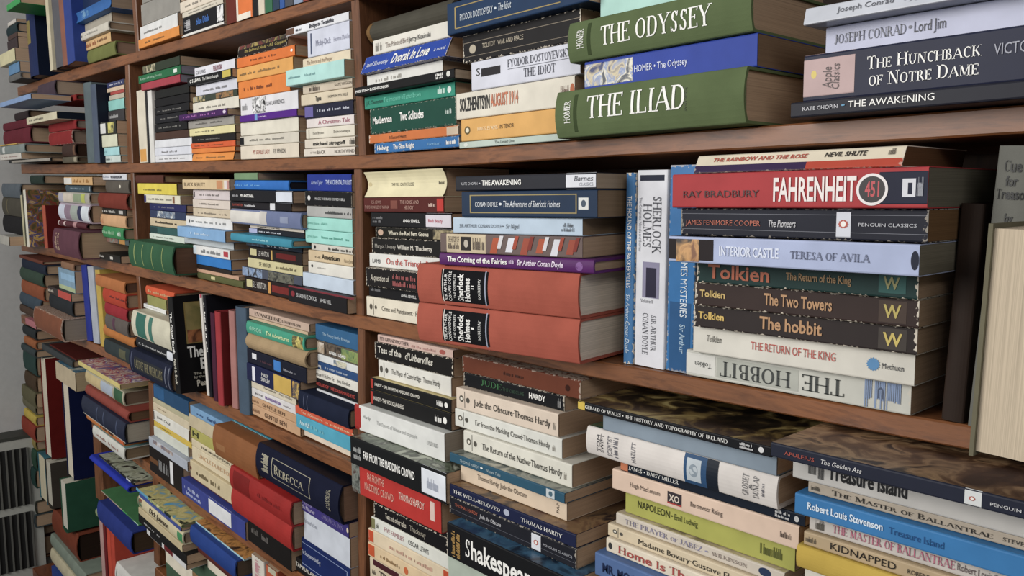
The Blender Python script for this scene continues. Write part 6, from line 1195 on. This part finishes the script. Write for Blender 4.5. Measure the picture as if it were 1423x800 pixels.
stack('L9', 330, 420, [
 (392, 640, 150, '#5c221c', 'dark red thin hardback', dict(hard=1, cloth=1, t=[], d=.0, W=.14)),
 (320, 600, 185, '#3f4446', 'grey green cloth hardback', dict(hard=1, cloth=1, t=[], d=.01, W=.14)),
 (325, 632, 268, '#b9a888', 'cream paperback with blue cover', dict(t=[], d=.02, W=.15, tc='art:#2a5a7a,#3a7a94,#c9c4a9', pc='#b09a74')),
], 'the heap lying across the standing red and blue books', rnd=102, d=.07)
# ---- the heap at the far end, on a low bench
HD = 0.0
def hz(x, y, d=HD): return unp(x, y, d)[1]
zA, zC, zD = hz(59, 633), hz(90, 728), hz(80, 815)
hx1 = xsolve(126, zC, HD)
def flat(name, xa, xb, z0, z1, c, label, d=HD, W=.16, **kw):
    X0 = xsolve(xa, (z0 + z1) / 2, d); X1 = xsolve(xb, (z0 + z1) / 2, d)
    return add_book(name, (X0, -d, z0 + .0002), (0, 0, 0), X1 - X0, z1 - z0 - .0004, W, c, label, 'the heap on the low bench', **kw)
def stand(x0, x1, z0, z1, c, label, d=HD, W=.14, **kw):
    X0 = xsolve(x0, z0, d); X1 = xsolve(x1, z0, d)
    return add_book('hardback_book', (X0, -d, z0 + .0003), (0, math.pi / 2, 0), (z1 - z0 - .0006), X1 - X0, W, c, label, 'the heap on the low bench', hard=True, upright=True, **kw)
def edgewise(x0, x1, z0, z1, c, label, spine_up, d=HD, L=.2, **kw):
    """lying along the shelf's depth on its long edge, its head end facing out"""
    X0 = xsolve(x0, (z0 + z1) / 2, d); X1 = xsolve(x1, (z0 + z1) / 2, d)
    if spine_up: M = Matrix(((0, 0, -1), (1, 0, 0), (0, -1, 0))); loc = (X1, -d, z1)
    else: M = Matrix(((0, 0, 1), (1, 0, 0), (0, 1, 0))); loc = (X0, -d, z0 + .0006)
    return make_book('hardback_book', loc, M.to_euler(), L, X1 - X0, z1 - z0 - .0008, c, label, 'the heap on the low bench', hard=True, **kw)
zt9 = hz(100, 533, .02)
stand(64, 72, zA + .001, zt9, '#6e1712', 'dark red hardback standing with cream page edges outward in the far heap', d=-.012, fore=True, pc='#d0c6b0', W=.15, tc='#641410')
stand(94, 103, zA + .001, zt9 - .002, '#141c44', 'navy blue hardback standing with cream page edges outward in the far heap', d=-.012, fore=True, pc='#d0c6b0', W=.15, tc='#121a40')
edgewise(54, 64, zC, zA, '#2f6a78', 'large teal hardback set spine up with a white label in the far heap', True, L=.26, b=.004, pc='#c9bfa0', p=[(.3, .5, 0, 1, '!#c9cfd0', 'spine_label')])
edgewise(64.6, 72, zC, zA - .002, '#3f3932', 'grey brown hardback set page edges up beside the teal one in the heap', False, L=.25, pc='#b9b4a4')
edgewise(85, 93, zC, zA - .001, '#21503a', 'green hardback set page edges up, its wide green cover facing right', False, d=HD + .015, L=.2, pc='#c3c0b0')
zz = [zC] + [zC + (zD - zC) * k for k in (.33, .5, .68, .85, 1)]
for i, (xa, xb, c, look, kw) in enumerate((
   (72, 106, '#7a3a24', 'red brown hardback lying under the standing green one', dict(hard=True, pc='#2a1c14')),
   (70, 118, '#7d8a7c', 'grey green hardback second below the standing green one', dict(hard=True)),
   (70, 120, '#c0b694', 'cream hardback third below the standing green one', dict(hard=True)),
   (72, 118, '#20408c', 'blue paperback lying low in the far heap', dict()),
   (78, 122, '#c9bd9c', 'cream paperback at the foot of the far heap', dict()))):
    flat('hardback_book' if kw.get('hard') else 'paperback_book', xa, xb, zz[i + 1], zz[i], c, look, d=HD + .006 * i, W=.15, t=[], **kw)
ys = [455, 471, 482, 492, 520, 540, 560, 574, 586, 606, 622, 645, 668, 690, 706, 722, 740, 765, 790, 815]
cs = [('#2e3436', 'dark pictorial hardback'), ('#9a5a30', 'orange brown cloth hardback'), ('#3a4446', 'blue grey cloth hardback'), ('#2c4440', 'dark green cloth hardback'), ('#4a3a2a', 'brown hardback'),
      ('#5e5a40', 'olive hardback'), ('#66624a', 'pale olive hardback'), ('#b8a030', 'mustard yellow paperback'), ('#8a3626', 'brick red hardback'), ('#8a7a3c', 'tarnished gold hardback'),
      ('#2c4a3a', 'bottle green hardback'), ('#24403c', 'deep teal hardback'), ('#1f3a34', 'blackish green hardback'), ('#33352c', 'dark olive hardback'), ('#3c4a50', 'grey blue hardback'), ('#4a2a34', 'purple brown hardback'), ('#42262e', 'plum hardback'), ('#7a4424', 'rust hardback'), ('#6a3c22', 'brown cloth hardback')]
for i, (c, look) in enumerate(cs):
    z1, z0 = [max(hz(45, ys[k]), zD + .001 + (19 - k) * .007) for k in (i, i + 1)]
    if not i: z1 = min(z1, lerp_line(SHELF['S4'][1], unp(30, 440)[0]) - .004, lerp_line(SHELF['S4'][1], unp(62, 440)[0]) - .004)
    j = (0, 2, -2, 1, 3, -1)[i % 6]
    flat('hardback_book', 31 + j + max(0, i - 7) * .8, 48.5 + j * .3, z0, z1, c, '%s, %s in the leftmost column of the far heap' % (look, (ORD + ['eighteenth down', 'lowest'])[i]),
         hard=True, cloth=True, W=.15, d=HD + (i % 3) * .006, b=.004, t=[])
bx0 = XW + .13; hx1 = unp(126.5, 700)[0] - .004
bench = empty('low_bench', ((bx0 + hx1) / 2, 0.08, 0), 'low rust brown wooden bench under the heap of old books', 'bench')
wb = wood_mat('bench_wood', '#5a2c16', '#7a4424', (1, 6, 6), .5)
m = MB(); m.box((bx0, -.03, zD - .03), (hx1, .25, zD), wb); kid(m.build('seat'), bench)
for x in (bx0 + .02, hx1 - .06):
    for y in (-.02, .19):
        m = MB(); m.box((x, y, 0), (x + .04, y + .04, zD - .03), wb); kid(m.build('leg'), bench)
# ---- fourth to sixth shelf of the far bay, right of the low divider
stack('L14', 300, 390, [
 (200, 550, 95, '#3f7a48', 'green and pink pictorial hardback', dict(hard=1, d=.02, t=[], p=[(200, 400, .05, .95, 'art:#a98a7a,#c9b9a4,#7a4a44,#c9c0b0'), (400, 440, 0, 1, '#3a9a4a'), (500, 545, .1, .9, '#a9d0b4')])),
 (165, 545, 140, '#26367c', 'thick faded blue hardback', dict(hard=1, cloth=1, d=.05, W=.15, t=[], pc='#4a3a2a')),
 (150, 500, 330, '#8a9a6a', 'pale green hardback', dict(hard=1, d=.03, t=[], tc='#9ab0c0')),
], 'the blue stack on the lowest far shelf', rnd=111, bay='left')
zp = unp(px('L14', 300), py('L14', 392), .03)[1] - .004
for (a, b, c, look) in ((133, 137.5, '#b08a84', 'thin pinkish hardback standing leftmost under the faded blue book'), (138.5, 141.5, '#6a1f22', 'thin dark red hardback standing under the faded blue book'),
                        (143, 147.5, '#c0442c', 'left one of two vermilion hardbacks standing under the faded blue book'), (148.5, 153, '#b83f2a', 'right one of two vermilion hardbacks standing under the faded blue book')):
    X0 = xsolve(a + 2, zp, .0); X1 = xsolve(b + 2, zp, .0); zb = shelf_top('S7', X1) + .004; zb = max(zb, shelf_top('S7', X0) + .004)
    add_book('hardback_book', (X0, 0, zb), (0, math.pi / 2, 0), zp - zb, X1 - X0, .13, c, look, 'the uprights on the lowest far shelf', hard=True, cloth=True, upright=True)
stack('L14', 300, 860, [(222, 640, 645, '#d3d2cc', 'fat white hardback with red print', dict(hard=1, d=.0, W=.15, t=[('~', 240, 262, .2, .8, '#b05a50', 's', 'R'), ('~', 290, 320, .3, .85, '#c03a30', 's', 'R'), ('~', 340, 350, .2, .8, '#7a7a74', 's', 'R')], pc='#c9c4b8'))],
      'the pile below the faded blue hardback', rnd=113, base='S7', fill=1, bay='left')
stack('L12', 420, 700, [
 (318, 650, 560, '#20211f', 'black paperback with pale back cover', dict(d=.04, yb=582, tc='art:#1a1a18,#a9b09a,#8a9078,#222', t=[('~', 340, 520, .4, .6, '#8a8a84', 's')], p=[(570, 610, .15, .85, '#c9ccd0')])),
 (228, 640, 648, '#2334a4', 'ultramarine hardback', dict(hard=1, cloth=1, d=.055, W=.14, b=.006, t=[], pc='#6a584a')),
], 'the pair above the faded blue hardback', rnd=112, d=.04)
build_books()
# ------------------------------------------------------------------ the leaning book's printed cover
def front_cover(book, L, W, T):
    """picture and lettering printed on the cover that faces right (local +z)"""
    m = MB(); z = T + 0.0004
    X = lambda u: -L + u * L
    m.add([(X(.07), .022, z), (X(.50), .022, z), (X(.50), W - .008, z), (X(.07), W - .008, z)], [(0, 1, 2, 3)], ink('#8a7434'))
    z += .0003
    m.add([(X(.08), .025, z), (X(.36), .025, z), (X(.36), W - .011, z), (X(.08), W - .011, z)], [(0, 1, 2, 3)], art('#8a7a3c,#6f6a34,#a08a4a', 12))
    m.add([(X(.36), .025, z), (X(.49), .025, z), (X(.49), W - .011, z), (X(.36), W - .011, z)], [(0, 1, 2, 3)], art('#8a4a24,#b06a34,#5a3018', 25))
    z += .0003
    m.add([(X(.13), .062, z), (X(.17), .056, z), (X(.24), .062, z), (X(.40), .058, z), (X(.46), .064, z), (X(.40), .074, z), (X(.24), .08, z), (X(.16), .072, z)], [tuple(range(8))], art('#4a2a1c,#2a1a14,#7a4a2c', 60))
    for s, u0, u1, y0, y1, c in (('The Good', .53, .64, .022, .108, Wh), ('Earth', .66, .77, .045, .108, Wh), ('The famous novel', .80, .825, .03, .108, '#a9a494'), ('by the Nobel winner', .835, .86, .03, .108, '#a9a494'), ('Pearl S. Buck', .885, .945, .035, .112, '#d3cdbc')):
        wd, vs, fs = text_shape(s, 'b')
        m.add([(X(u1 + (u0 - u1) * b), y0 + (y1 - y0) * a / wd, z) for a, b in vs], fs, ink(c))
    m.build('front_cover_print', book)
ge = ROOTS[ge]
cv = [c for c in ge.children if c.name.startswith('cover')][0]
xs = [v.co.x for v in cv.data.vertices]; zs = [v.co.z for v in cv.data.vertices]
front_cover(ge, -min(xs), 0.115, max(zs))
